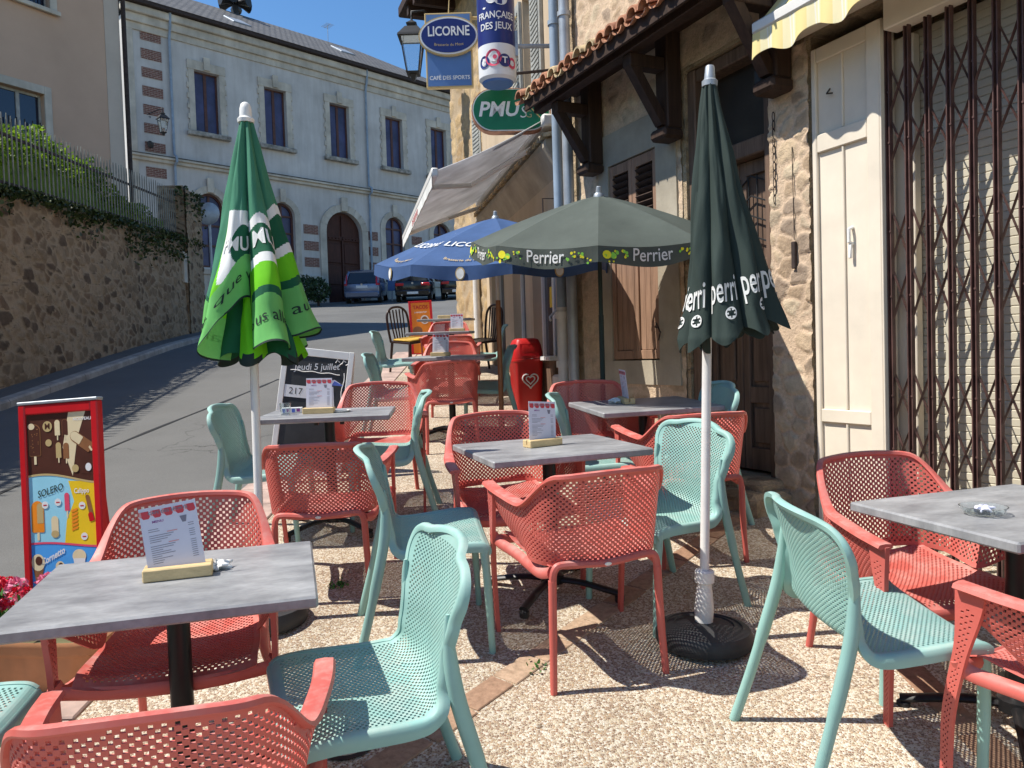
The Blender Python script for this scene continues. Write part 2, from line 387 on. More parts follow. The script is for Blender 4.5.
M['gold']=mat('gold_print',(.52,.38,.17),.5,0)
M['navy']=mat('navy_sign_face',(.018,.028,.16),.3,.05,3)
M['signblue']=mat('blue_sign_face',(.10,.20,.44),.4,.05,3)
M['pmugreen']=mat('green_sign_face',(.006,.16,.065),.3,.05,3)
M['signwhite']=mat('white_sign_face',(.78,.77,.76),.35,.02,3)
M['signred']=mat('red_sign_paint',(.56,.012,.018),.35,.08,6)
M['chalk']=mat('chalkboard_black',(.035,.036,.038),.6,.3,4)
M['choc']=mat('chocolate_print',(.085,.028,.018),.4,.1,6)
M['skyprint']=mat('light_blue_print',(.32,.66,.80),.4,.05,6)
M['midblue']=mat('blue_print',(.08,.35,.78),.4,.05,6)
M['sunprint']=mat('yellow_poster_print',(.85,.56,.02),.4,.05,6)
M['orangeprint']=mat('orange_print',(.85,.26,.02),.4,.05,6)
M['creamprint']=mat('cream_print',(.78,.64,.40),.4,.05,6)
M['greenprint']=mat('green_print',(.10,.35,.05),.4,.05,6)
M['pinkprint']=mat('pink_print',(.75,.08,.15),.4,.05,6)
M['brown']=mat('brown_print',(.28,.12,.05),.4,.1,20)
M['yawn']=mat_stripes('yellow_striped_canvas',(.74,.60,.27),(.76,.68,.42),'X',.17,.45)
M['hedge']=mat_leaf('hedge_leaf',(.06,.13,.008),(.20,.32,.02),.4)
M['ivy']=mat_leaf('ivy_leaf',(.015,.03,.008),(.05,.07,.018),.1)
M['shrub']=mat_leaf('shrub_leaf',(.012,.03,.012),(.03,.06,.02),.1)
M['gerleaf']=mat_leaf('geranium_leaf',(.03,.10,.02),(.07,.2,.04))
M['petalred']=mat_leaf('red_petal',(.45,.005,.02),(.65,.015,.05),.2)
M['petalpink']=mat_leaf('pink_petal',(.6,.10,.2),(.78,.22,.34),.2)
M['terra']=mat('terracotta_plastic',(.46,.215,.10),.6,.1,6)
M['darkchair']=mat('dark_brown_resin',(.035,.016,.012),.4,.1,9)
M['straw']=mat('yellow_seat_pad',(.55,.33,.05),.8,.15,20,.3)
M['carblue']=mat('silver_blue_car_paint',(.16,.20,.30),.25,.03,2,spec=.6,metal=.5)
M['carblack']=mat('black_car_paint',(.008,.008,.010),.18,0,spec=.6)
M['carglass']=mat('car_glass',(.008,.009,.011),.06,0,spec=.7)
M['tail']=mat('tail_lamp_red',(.50,.012,.02),.2,0,spec=.6)
M['tyre']=mat('tyre_rubber',(.02,.02,.02),.8,.1,9)
M['alu']=mat('wheel_alloy',(.45,.45,.46),.3,.05,5,metal=.7)
M['clear']=None
def mat_clear(name,c=(.9,.95,.95),rough=.02):
    m=NT(name); m.color(c); m.rough(rough,.5); m.b.inputs['Transmission Weight'].default_value=.95; m.b.inputs['IOR'].default_value=1.25; return m.mat
M['clear']=mat_clear('clear_glass')
M['hbin']=mat('red_bin_plastic',(.50,.018,.018),.38,.08,3)
M['dry']=mat('dry_grass_soil',(.12,.11,.05),.9,.3,3,.5)
M['rust']=mat('rusty_iron',(.045,.03,.025),.8,.3,14,.3)
M['wiregrey']=mat('weathered_fence_paint',(.36,.36,.33),.6,.2,6)
M['moss']=mat('mossy_step_stone',(.20,.215,.12),.9,.4,9,.6)

# ------------------------------------------------------------------ ground
def gz(y):
    if y<=7: return .05+.115*y
    if y<=15: return .855+.14*(y-7)
    if y<=44: return 1.975+.113*(y-15)
    return 1.975+.113*29+.03*(y-44)
def slope(y): return .115 if y<7 else .14 if y<15 else .113
def T(x,y,yaw=0,tilt=None,dz=0):
    """placed on the ground, leaning with the slope, yaw in degrees about its own up"""
    a=math.atan(slope(y)) if tilt is None else tilt
    return Matrix.Translation((x,y,gz(y)+dz))@Matrix.Rotation(a,4,'X')@Matrix.Rotation(R(yaw),4,'Z')
def facing(x,y,ang,dz=.03,tilt=None): return T(x,y,ang-90,tilt,dz)

ys=[-8,-4,0,1,2,3,4,5,6,7,8,9,10,11,12,13,14,15,17,20,24,28,32,36,40,44,50,60,80,120,200]
def sheet(name,xs,dz,m,y0=-99,y1=999,thick=.3):
    b=MB(); yy=[y0]+[y for y in ys if y0<y<y1]+[y1]; yy=[y for y in yy if -99<y<999]
    n=len(yy); vs=[]
    L=lambda y:(xs[0](y) if callable(xs[0]) else xs[0]); Rr=lambda y:(xs[1](y) if callable(xs[1]) else xs[1])
    for y in yy: vs+= [(L(y),y,gz(y)+dz),(Rr(y),y,gz(y)+dz),(L(y),y,gz(y)+dz-thick),(Rr(y),y,gz(y)+dz-thick)]
    fs=[]
    for i in range(n-1):
        a=4*i;c=a+4
        fs+=[(a,a+1,c+1,c),(a+2,c+2,c+3,a+3),(a,c,c+2,a+2),(a+1,a+3,c+3,c+1)]
    fs+=[(0,2,3,1),(4*n-4,4*n-3,4*n-1,4*n-2)]
    b.add(vs,fs); return tag(b.build(name,m),kind='structure')
sheet('road',(-140,140),0,M['asphalt'])
sheet('terrace_paving',(-1.56,3.6),.03,M['pebble'],-3,13.4)
# edging slabs along the terrace, one row
b=MB(); y=-3.0
while y<13.0:
    l=random.uniform(.34,.46); b.bbox(-1.97,-1.57,0,l-.012,-.1,.036,.006,0,Matrix.Translation((0,y,gz(y)))@Matrix.Rotation(math.atan(slope(y)),4,'X')); y+=l
tag(b.build('terrace_kerb',M['paver']),kind='structure')
# brick lines let into the pebble concrete
def brick_line(p0,p1,name='brick_strip'):
    b=MB(); d=Vector((p1[0]-p0[0],p1[1]-p0[1])); L=d.length; d/=L; a=math.atan2(d.y,d.x); t=0
    while t<L-.1:
        l=random.uniform(.19,.225); x=p0[0]+d.x*t; y=p0[1]+d.y*t
        sl=slope(y)
        Mx=Matrix.Translation((x,y,gz(y)))@Matrix(((1,0,0,0),(0,1,0,0),(0,sl,1,0),(0,0,0,1)))@Matrix.Rotation(a,4,'Z')
        b.bbox(0,l-.01,-.055+random.uniform(-.004,.004),.055,-.02,.0345+random.uniform(0,.002),.003,0,Mx); t+=l
    return tag(b.build(name,M['strip']),kind='structure')
brick_line((-1.5,1.0),(1.62,4.95)); brick_line((1.43,2.2),(1.46,3.6)); brick_line((-1.5,7.3),(.45,7.35)); brick_line((1.62,1.9),(-.9,5.6)) if False else None
# tar seam across the road
b=MB(); pts=[(-3.4,1.6),(-3.75,4.2),(-3.85,5.6),(-3.75,7.4),(-3.45,9.6),(-3.3,10.9)]
def crv(ps,n=6):
    out=[]
    for i in range(len(ps)-1):
        p0=Vector(ps[max(i-1,0)]);p1=Vector(ps[i]);p2=Vector(ps[i+1]);p3=Vector(ps[min(i+2,len(ps)-1)])
        for k in range(n):
            t=k/n; out.append(.5*((2*p1)+(p2-p0)*t+(2*p0-5*p1+4*p2-p3)*t*t+(3*p1-p0-3*p2+p3)*t**3))
    out.append(Vector(ps[-1])); return out
cp=crv(pts); n=len(cp); vs=[];fs=[]
for i,p in enumerate(cp):
    d=(cp[min(i+1,n-1)]-cp[max(i-1,0)]).normalized(); w=.018+.008*math.sin(i*1.7); q=Vector((-d.y,d.x))*w
    vs+=[(p.x+q.x,p.y+q.y,gz(p.y+q.y)+.005),(p.x-q.x,p.y-q.y,gz(p.y-q.y)+.005)]
for i in range(n-1): fs.append((2*i,2*i+1,2*i+3,2*i+2))
tag(b.add(vs,fs).build('tar_seam',M['tar']),kind='structure')
# manhole cover in the terrace
t=thing('manhole_cover','round rusty inspection cover set in the pebble paving','manhole cover',T(-.575,2.47,20,None,.03))
MB().lathe([(.0,.001),(.092,.001),(.098,.004),(.098,.006),(0,.006)],32).build('rim',M['rust'],t)
MB().lathe([(0,.006),(.078,.006),(.078,.0085),(0,.0085)],28).box(-.045,.045,-.008,.008,.0085,.012).box(-.008,.008,-.045,-.01,.0085,.012).build('lid',M['paver'],t)
# ------------------------------------------------------------------ masonry with real relief
from mathutils import noise
def mat_masonry(name,stones,mortar):
    m=NT(name); at=m.n('ShaderNodeAttribute'); at.attribute_name='stone'; sp=m.n('ShaderNodeSeparateColor'); m.l(at.outputs['Color'],sp.inputs[0])
    v=m.coord(); n=len(stones); st=m.ramp(sp.outputs[0],[(i/n,c) for i,c in enumerate(stones)],True)
    f=m.noise(v,9,8,.7); f3=m.noise(v,60,5,.7); f2=m.noise(v,.7,4)
    st=m.mix(.85,st,m.ramp(f,[(.28,(.60,.57,.53)),(.72,(1.38,1.34,1.26))]),'MULTIPLY')
    mo=m.mix(.8,mortar,m.ramp(f3,[(.3,(.70,.68,.64)),(.7,(1.2,1.18,1.14))]),'MULTIPLY')
    c=m.mix(m.math('ADD',sp.outputs[1],m.math('MULTIPLY',m.math('SUBTRACT',f3,.5),.35),True),mo,st)
    c=m.mix(.6,c,m.ramp(f2,[(.3,(.74,.72,.69)),(.65,(1.1,1.08,1.05))]),'MULTIPLY')
    m.color(c); m.rough(.93,.15); m.bump(m.math('ADD',f3,m.math('MULTIPLY',f,.6)),.7,.012); return m.mat
def masonry(name,mat_,parent,s0,s1,z0,z1,cw,ch,depth,base,keep=None,res=.025,seed=0,edge=(.05,.20),mortar_lift=.007):
    """stones raised from a mortar bed; base(s,z) -> point, outward; z0/z1 may be functions of s"""
    nu=max(2,int((s1-s0)/res)); f0=z0 if callable(z0) else (lambda s:z0); f1=z1 if callable(z1) else (lambda s:z1)
    nv=max(2,int((f1((s0+s1)/2)-f0((s0+s1)/2))/res)); vs=[];cols=[];SZ=[]
    for j in range(nv+1):
        for i in range(nu+1):
            s=lerp_(s0,s1,i/nu); z=lerp_(f0(s),f1(s),j/nv)
            w=noise.noise_vector(Vector((s*1.3/cw*.25+seed,z/ch*.25,seed)))*.55
            q=Vector((s/cw+w.x+noise.noise(Vector((s*9/cw*.3,z*9/ch*.3,seed)))*.12,z/ch+w.y*.6+noise.noise(Vector((s*8/cw*.3+50,z*8/ch*.3,seed)))*.12,seed*7.3))
            d,p=noise.voronoi(q); e=d[1]-d[0]
            r1=noise.cell(p[0]*53.7); r2=noise.cell(p[0]*91.3+Vector((7,3,1)))
            lo,hi=edge[0]+.10*abs(r2),edge[1]+.14*abs(r2)
            mk=max(0,min(1,(e-lo)/(hi-lo))); mk=mk*mk*(3-2*mk)
            rough=noise.fractal(Vector((s*15,z*15,seed)),.75,2.2,6)
            h=mortar_lift+depth*mk*(.35+.65*abs(r1))+.0045*rough*(.45+.55*mk)+.006*noise.noise(Vector((s*6,z*6,seed+3)))*mk
            P,n=base(s,z); vs.append(tuple(Vector(P)+Vector(n)*max(.001,h))); cols.append(((r1*.5+.5)%1.0,mk,abs(r2),1)); SZ.append((s,z))
    W=nu+1; fs=[]
    for j in range(nv):
        for i in range(nu):
            a=j*W+i
            if keep:
                s=(SZ[a][0]+SZ[a+1][0])/2; z=(SZ[a][1]+SZ[a+W][1])/2
                if not keep(s,z): continue
            fs.append((a,a+1,a+W+1,a+W))
    me=bpy.data.meshes.new(name); me.from_pydata(vs,[],fs); me.materials.append(mat_); at=me.attributes.new('stone','FLOAT_COLOR','POINT')
    at.data.foreach_set('color',[x for c in cols for x in c]); me.polygons.foreach_set('use_smooth',[True]*len(fs)); me.update()
    o=bpy.data.objects.new(name,me); col.objects.link(o); o.parent=parent; return o
def lerp_(a,b,t): return a+(b-a)*t
M['m_pier']=mat_masonry('honey_masonry',[(.56,.44,.32),(.62,.52,.39),(.46,.35,.25),(.58,.46,.33),(.50,.41,.31),(.38,.30,.235)],(.65,.50,.37))
M['m_wall']=mat_masonry('brown_masonry',[(.25,.185,.125),(.18,.125,.085),(.33,.25,.175),(.22,.165,.115),(.12,.088,.065),(.29,.225,.16)],(.35,.275,.195))
M['m_ashlar']=mat_masonry('sandstone_masonry',[(.48,.35,.20),(.54,.41,.25),(.41,.29,.165),(.50,.38,.23)],(.46,.36,.25))
# ------------------------------------------------------------------ perforated shells
def perf(mb,fn,nu,nv,th=.0045,hole=.74,border=(2,2,2,2),ok=None):
    """sheet of thickness th through fn(u,v) with a staggered pattern of square holes; ok(i,j): 0 drop, 1 solid, 2 may be pierced"""
    P=[[Vector(fn(i/nu,j/nv)) for i in range(nu+1)] for j in range(nv+1)]
    Nn=[[None]*(nu+1) for _ in range(nv+1)]
    for j in range(nv+1):
        for i in range(nu+1):
            a=P[j][min(i+1,nu)]-P[j][max(i-1,0)]; b=P[min(j+1,nv)][i]-P[max(j-1,0)][i]
            c=a.cross(b); Nn[j][i]=c.normalized() if c.length>1e-9 else Vector((0,0,1))
    V=mb.v;F=mb.f;Ms=mb.m
    base=len(V); W=nu+1
    for s in (.5,-.5):
        for j in range(nv+1):
            for i in range(nu+1): V.append(tuple(P[j][i]+Nn[j][i]*(th*s)))
    off=W*(nv+1)
    def id(i,j,s): return base+s*off+j*W+i
    state=[[0]*nu for _ in range(nv)]
    for j in range(nv):
        for i in range(nu):
            st=2 if ok is None else ok(i,j)
            if st==2 and (i<border[0] or i>=nu-border[1] or j<border[2] or j>=nv-border[3]): st=1
            state[j][i]=st
    k=hole
    for j in range(nv):
        for i in range(nu):
            st=state[j][i]
            if st==0: continue
            c4=[(i,j),(i+1,j),(i+1,j+1),(i,j+1)]
            if st==2 and (i+j)%2==0:
                A=[];Bq=[]
                for s in (0,1):
                    q=[Vector(V[id(x,y,s)]) for x,y in c4]; c=(q[0]+q[1]+q[2]+q[3])/4
                    st0=len(V)
                    for z in q: V.append(tuple(c+(z-c)*k))
                    (A if s==0 else Bq).extend(range(st0,st0+4))
                    o=[id(x,y,s) for x,y in c4]
                    for e in range(4):
                        f=(o[e],o[(e+1)%4],st0+(e+1)%4,st0+e)
                        F.append(f if s==0 else f[::-1]); Ms.append(0)
                for e in range(4): F.append((A[e],A[(e+1)%4],Bq[(e+1)%4],Bq[e])); Ms.append(0)
            else:
                F.append(tuple(id(x,y,0) for x,y in c4)); Ms.append(0)
                F.append(tuple(id(x,y,1) for x,y in c4)[::-1]); Ms.append(0)
            for e,(di,dj) in enumerate(((0,-1),(1,0),(0,1),(-1,0))):
                x,y=i+di,j+dj
                if not(0<=x<nu and 0<=y<nv) or state[y][x]==0:
                    a=c4[e];b=c4[(e+1)%4]
                    F.append((id(*a,0),id(*a,1),id(*b,1),id(*b,0))); Ms.append(0)
def raw_build(mb,name,m,parent):
    me=bpy.data.meshes.new(name); me.from_pydata(mb.v,[],mb.f); me.materials.append(m); me.update()
    o=bpy.data.objects.new(name,me); col.objects.link(o); o.parent=parent; return o
def sm(t): t=max(0,min(1,t)); return t*t*(3-2*t)
def lerp(a,b,t): return a+(b-a)*t
def poly_at(P,t):
    """point at arc length fraction of a dense polyline of tuples"""
    L=[0]
    for a,b in zip(P,P[1:]): L.append(L[-1]+math.dist(a,b))
    s=t*L[-1]
    for i in range(len(P)-1):
        if L[i+1]>=s-1e-12:
            f=(s-L[i])/max(1e-9,L[i+1]-L[i]); return tuple(lerp(x,y,f) for x,y in zip(P[i],P[i+1]))
    return P[-1]
def dense(ps,n=10): return [tuple(v) for v in crv(ps,n)]

# ------------------------------------------------------------------ coral armchair (faces +y, origin on the floor under the seat)
def make_armchair():
    m=M['red']; t=thing('armchair','x','chair')
    plan=dense([(-.300,.225),(-.294,.10),(-.270,-.06),(-.236,-.17),(-.176,-.235),(-.09,-.252),(0,-.256),(.09,-.252),(.176,-.235),(.236,-.17),(.270,-.06),(.294,.10),(.300,.225)],8)
    Lh=sum(math.dist(a,b) for a,b in zip(plan,plan[1:]))/2
    def zt(s):   # s distance from the back centre
        return lerp(.795,.655,sm((s-.185)/.17))+.010*(1-min(1,s/.19)**2)
    def zb(s): return lerp(.445,.565,sm((s-.46)/.18))
    def shell(u,z):
        x,y=poly_at(plan,u); k=(z-.45)
        w=max(0,-y)/.255; s=abs(u*2-1)*Lh
        inn=.06*sm((s-.26)/.22)*max(0,1-(z-.445)/.20)**1.6
        return (x*(1+.10*k)-math.copysign(inn,x),y-k*(.20*w+.02),z)
    N=128; z0,z1=.43,.81; NV=38
    cache={}
    def fn(u,v):
        s=abs(u*2-1)*Lh; z=lerp(z0,z1,v); z=max(zb(s),min(zt(s),z)); return shell(u,z)
    def ok(i,j):
        s=abs((i+.5)/N*2-1)*Lh; a=lerp(z0,z1,j/NV); b=lerp(z0,z1,(j+1)/NV)
        if b<=zb(s)+.001 or a>=zt(s)-.001: return 0
        return 2 if (a>zb(s)+.008 and b<zt(s)-.014) else 1
    mb=MB(); perf(mb,fn,N,NV,.0042,.82,(2,2,0,0),ok); back=raw_build(mb,'backrest',m,t)
    # thick rolled rim along the top of back and arms
    mb=MB(); K=90; vs=[];fs=[]
    for i in range(K+1):
        u=i/K; s=abs(u*2-1)*Lh; z=zt(s); p=Vector(shell(u,z)); q=Vector(shell(min(1,u+.004),z)); r=Vector(shell(max(0,u-.004),z))
        d=(q-r); d.z=0; d.normalize(); nrm=Vector((d.y,-d.x,0)) # outward
        w=lerp(.013,.027,sm((s-.24)/.16)); h=.008
        for a,bz in ((-w,-h*.6),(-w*.8,h*.7),(0,h),(w*.8,h*.7),(w,-h*.6),(w*.7,-h*1.3),(-w*.7,-h*1.3)):
            vs.append(p+nrm*a+Vector((0,0,bz)))
    for i in range(K):
        for k in range(7): fs.append((i*7+k,i*7+(k+1)%7,(i+1)*7+(k+1)%7,(i+1)*7+k))
    fs+= [tuple(range(7))[::-1],tuple(K*7+k for k in range(7))]
    mb.add(vs,fs).build('arm_rim',m,t,True)
    # seat
    def seat(u,v):
        y=lerp(-.245,.235,v); w=lerp(.205,.245,sm(v*1.2))
        x=(u*2-1)*w; e=abs(u*2-1)
        z=.432-.016*math.sin(PI*min(1,v*1.05))+.022*e**4-(.022*sm((v-.88)/.12))
        if v<.08: y+= .0
        return (x,y-.0*e,z)
    mb=MB(); perf(mb,seat,52,52,.0042,.80,(2,2,2,3)); raw_build(mb,'seat',m,t)
    # frame below the seat: side rails, front rail, rear hoop
    mb=MB()
    for sx in (-1,1):
        mb.tube(dense([(sx*.293,.215,.44),(sx*.278,.19,.408),(sx*.245,.05,.404),(sx*.225,-.17,.410),(sx*.205,-.245,.432)],5),.017,8,flat=(.75,1.25))
    mb.tube(dense([(-.285,.212,.412),(-.13,.226,.40),(0,.23,.398),(.13,.226,.40),(.285,.212,.412)],5),.015,8,flat=(.7,1.4))
    mb.tube(dense([(-.205,-.268,.40),(-.196,-.268,.447),(-.16,-.268,.462),(0,-.276,.452),(.16,-.268,.462),(.196,-.268,.447),(.205,-.268,.40)],5),.0145,8)
    mb.build('seat_frame',m,t,True)
    for sx in (-1,1):
        mb=MB(); mb.tube(dense([(sx*.205,-.268,.41),(sx*.212,-.282,.2),(sx*.222,-.305,0)],4),[.0155]*5+[.014]*3+[.0125],10); mb.build('leg',m,t,True)
        # broad perforated front leg running down from the arm
        def leg(u,v,sx=sx):
            w=lerp(.044,.028,min(1,v*1.3)); w=w+.036*sm(1-v*3.2)
            return (sx*(.303-.022*v),lerp(.186,.238,sm(v*1.5))+(u*2-1)*w*.5,lerp(.652,0,v))
        mb=MB(); perf(mb,leg,5,72,.016,.60,(1,1,6,2)); raw_build(mb,'leg',m,t)
    MB().lathe([(0,-.002),(.009,-.002),(.009,.002),(0,.002)],10,M=Matrix.Translation((0,-.291,.4535))@Matrix.Rotation(PI/2,4,'X')@Matrix.Diagonal((1.5,.7,1,1))).build('badge',M['whitep'],t)
    return t

# ------------------------------------------------------------------ turquoise side chair
def make_sidechair():
    m=M['teal']; t=thing('side_chair','x','chair')
    prof=dense([(.198,.436),(.172,.452),(.10,.455),(0,.447),(-.09,.441),(-.155,.446),(-.197,.475),(-.214,.53),(-.225,.60),(-.243,.68),(-.265,.75),(-.288,.812)],8)
    def width(z,y,v):
        if v<.42: return lerp(.228,.222,v/.42)
        k=min(1,(v-.42)/.58)
        ws=[(0,.222),(.12,.214),(.28,.190),(.45,.188),(.65,.207),(.80,.220),(1,.220)]
        for (a,p),(b,q) in zip(ws,ws[1:]):
            if a<=k<=b: w=lerp(p,q,sm((k-a)/(b-a))); break
        c=max(0,(k-.80)/.20); return w*(1-.42*(1-math.sqrt(max(0,1-c**2.6))))
    def fn(u,v):
        y,z=poly_at(prof,v); e=(u*2-1); w=width(z,y,v)
        bk=sm((v-.40)/.2)
        y2=y+bk*.042*e*e; z2=z-(1-bk)*.006*(1-e*e)+(1-bk)*.004*abs(e)**3
        if v>.80: z2-= .020*abs(e)**2.2*((v-.80)/.20)**2
        return (e*w,y2,z2)
    NU,NV=48,102
    split=int(NV*.455)
    mb=MB(); perf(mb,lambda u,v:fn(u,v*split/NV),NU,split,.0035,.83,(2,2,4,0)); raw_build(mb,'seat',m,t)
    mb=MB(); perf(mb,lambda u,v:fn(u,split/NV+v*(1-split/NV)),NU,NV-split,.0035,.83,(3,3,0,4)); raw_build(mb,'backrest',m,t)
    # one continuous turned-back rim: up one side, over the top, down the other
    mb=MB(); K=80
    K=120; cv=lambda i:1-(1-i/K)**1.6
    path=[(0,cv(i)) for i in range(K-1)]+[((i+1)/30,1) for i in range(29)]+[(1,cv(K-2-i)) for i in range(K-1)]
    P=[Vector(fn(*q)) for q in path]; vs=[];fs=[]; L=len(P); SD=[];NB=[]
    for i,p in enumerate(P):
        u,v=path[i]
        du=Vector(fn(min(1,u+.02),min(v,.97)))-Vector(fn(max(0,u-.02),min(v,.97))); dv=Vector(fn(u,min(.97,v+.012)))-Vector(fn(u,max(0,min(.97,v+.012)-.024)))
        nb=du.cross(dv).normalized()
        if i==0: flip=-1 if nb.z>0 else 1
        nb*=flip
        d=(P[min(i+4,L-1)]-P[max(i-4,0)]).normalized(); side=d.cross(nb).normalized()
        if i==0: sgn=-1 if side.x>0 else 1
        SD.append(side*sgn); NB.append(nb)
    av=lambda A,i:sum((A[k] for k in range(max(0,i-5),min(L,i+6))),Vector((0,0,0))).normalized()
    for i,p in enumerate(P):
        v=path[i][1]; side=av(SD,i); nb=av(NB,i)
        bk=sm((v-.38)/.14); h=lerp(.036,.028,bk)*(1-.25*sm((v-.85)/.15)); w=.010
        for a,bq in ((-w*.7,-.004),(w*.5,-.0045),(w*1.15,.001),(w*1.3,h*.5),(w,h),(-w*.4,h*.9)): vs.append(p+side*a+nb*bq)
    for i in range(L-1):
        for k in range(6): fs.append((i*6+k,i*6+(k+1)%6,(i+1)*6+(k+1)%6,(i+1)*6+k))
    fs+=[tuple(range(6))[::-1],tuple((L-1)*6+k for k in range(6))]
    mb.add(vs,fs)
    fr=[Vector(fn(u/30,0)) for u in range(31)]
    mb.tube([p+Vector((0,.0,-.016)) for p in fr],.014,8,flat=(.7,1.4))
    mb.build('rim',m,t,50)
    for sx in (-1,1):
        mb=MB(); mb.tube(dense([(sx*.222,.176,.44),(sx*.226,.186,.30),(sx*.230,.196,0)],4),[.021]*3+[.019]*3+[.0165]*3,10,flat=(1,.85)); mb.build('leg',m,t,50)
        mb=MB(); mb.tube(dense([(sx*.200,-.196,.69),(sx*.202,-.196,.60),(sx*.209,-.206,.49),(sx*.218,-.238,.35),(sx*.228,-.285,.17),(sx*.239,-.335,0)],4),[.005,.008,.011,.013,.015,.017,.018,.019]+[.0195]*6+[.0165]*7,10,flat=(.85,1.1)); mb.build('leg',m,t,50)
    return t

# ------------------------------------------------------------------ cafe table
def make_table():
    t=thing('cafe_table','x','table')
    MB().bbox(-.375,.375,-.31,.31,.708,.742,.006).build('table_top',M['table'],t,30)
    b=MB(); b.tube([(0,0,.06),(0,0,.70)],.031,16); b.lathe([(.03,.055),(.055,.06),(.055,.10),(.03,.115)],16); b.build('post',M['blackmetal'],t,40)
    b=MB(); b.box(-.16,.16,-.02,.02,.694,.713).box(-.02,.02,-.16,.16,.6935,.7125)
    for sx in (-1,1): b.box(sx*.075-.012,sx*.075+.012,-.015,.015,.665,.694)
    b.build('top_bracket',M['blackmetal'],t)
    for k in range(4):
        a=R(45+90*k); b=MB()
        P=dense([(.03*math.cos(a),.03*math.sin(a),.078),(.15*math.cos(a),.15*math.sin(a),.074),(.30*math.cos(a),.30*math.sin(a),.046),(.335*math.cos(a),.335*math.sin(a),.040)],4)
        b.tube(P,.021,8,flat=(1,.72)); f=b.build('base_foot',M['blackmetal'],t,50)
        MB().lathe([(0,0),(.019,0),(.022,.006),(.022,.028),(.012,.036),(0,.036)],14,cx=.325*math.cos(a),cy=.325*math.sin(a)).build('glide',M['black'],f,50)
    return t
armp=make_armchair(); sidep=make_sidechair(); tabp=make_table()
used=set()
def place(proto,Mx,label,group):
    o=proto if proto.name not in used else copy_tree(proto); used.add(proto.name)
    o.matrix_world=Mx; o['label']=label; o['group']=group; return o
TBL='cafe tables on the terrace'; ARM='coral armchairs around the cafe tables'; SID='turquoise side chairs around the cafe tables'
TT=.045
tables={}; tsc={}
for k,x,y,rot,dz,tl,lab in [
 ('T1',-.955,2.14,16,-.055,.01,'grey cafe table beside the flower trough, a big menu card on its top'),
 ('T2',-1.09,4.57,5.5,-.035,.015,'grey cafe table beside the folded bright green parasol, playing-card packets on it'),
 ('T3',.16,3.57,20,-.045,.022,'grey cafe table in the middle of the terrace, white-poled closed parasol to its side'),
 ('T4',.79,4.68,14,-.06,.05,'grey cafe table under the open green parasol close to the wooden shutters'),
 ('T5',1.59,2.44,18,-.03,.01,'grey cafe table in front of the brown folding grille, glass ashtray on it'),
 ('T6',-.555,7.08,-8,0,.03,'grey cafe table opposite the red bin, next one beyond the chalkboard'),
 ('T8',-.83,9.25,-3,.0,.04,'pale cafe table between the red bin and the dark wooden chairs, mostly hidden'),
 ('T7',-.90,11.0,-3,.0,.04,'pale cafe table flanked by two dark slatted chairs, yellow holder on top')]:
    tables[k]=place(tabp,T(x,y,rot,tl,.03)@Matrix.Diagonal((1,1,(.742+dz)/.742,1)),lab,TBL); tsc[k]=(.742+dz)/.742
for x,y,a,lab,dz in [
 (-1.05,2.42,282,'coral armchair behind the table with the big menu card, facing the camera',.0),
 (-.735,1.62,104,'coral armchair cut by the bottom edge of the photo, seen from behind',-.035),
 (-.92,3.84,93,'coral armchair seen from behind, in front of the table with the card packets',-.01),
 (-.88,5.08,275,'coral armchair directly before the chalkboard, behind the table with the card packets',-.01),
 (.245,3.07,106,'large coral armchair seen from behind at the middle table, feet fully visible',.03),
 (-.03,3.78,286,'coral armchair behind the middle table, its side half hidden by the grey top',.0),
 (.50,4.78,276,'coral armchair beneath the open green parasol, back against the drainpipes side',.0),
 (.90,4.15,99,'coral armchair seen from behind in front of the table near the shutters',.01),
 (1.42,2.77,282,'coral armchair half in shade in front of the cream panelled shutter box',-.02),
 (1.53,2.02,116,'coral armchair cut by the right edge of the photo at the grille table',.03),
 (-.575,6.75,103,'coral armchair seen from behind at the table opposite the red bin',.0),
 (-.62,7.62,268,'coral armchair on the far side of the table opposite the red bin, top only showing',.0),
 (-.66,8.80,92,'coral armchair seen from behind between the two farther pale tables',.0),
 (-.80,9.85,268,'farthest coral armchair, in front of the orange poster stand and dark chairs',.0)]:
    place(armp,facing(x,y,a,dz,0 if 'bottom edge' in lab else None),lab,ARM)
for x,y,a,lab,dz in [
 (-1.47,1.84,5,'turquoise chair at the lower left corner, only its seat showing',.03),
 (-.43,2.03,202,'turquoise chair beside the big menu table, its seat half in table shade',.03),
 (-1.43,4.52,2,'turquoise chair between the green folded parasol and the road',.0),
 (-.80,4.78,186,'turquoise chair on the inner side of the table with the card packets',.0),
 (-.34,3.23,9,'turquoise chair with a deeply shaded seat on the near side of the middle table',.03),
 (.61,3.42,211,'turquoise chair just behind the closed dark green parasol pole, facing its table',.02),
 (.50,4.52,-6,'turquoise chair tucked behind the menu card of the middle table',.0),
 (1.0,4.62,190,'turquoise chair with its back to the brown door at the shutter-side table',.02),
 (1.07,2.34,7.4,'turquoise chair seen from behind at the grille table, standing clear on pebbles',.03),
 (-1.05,7.12,0,'turquoise chair on the road side of the table opposite the red bin',.0),
 (-1.34,9.15,0,'farthest turquoise chair on the road side, beyond the one opposite the bin',.0),
 (-.25,7.22,184,'turquoise chair standing right in front of the red bin',.02),
 (-.33,9.45,180,'shaded turquoise chair under the awning beside the dark slatted chair',.0)]:
    place(sidep,facing(x,y,a,dz),lab,SID)

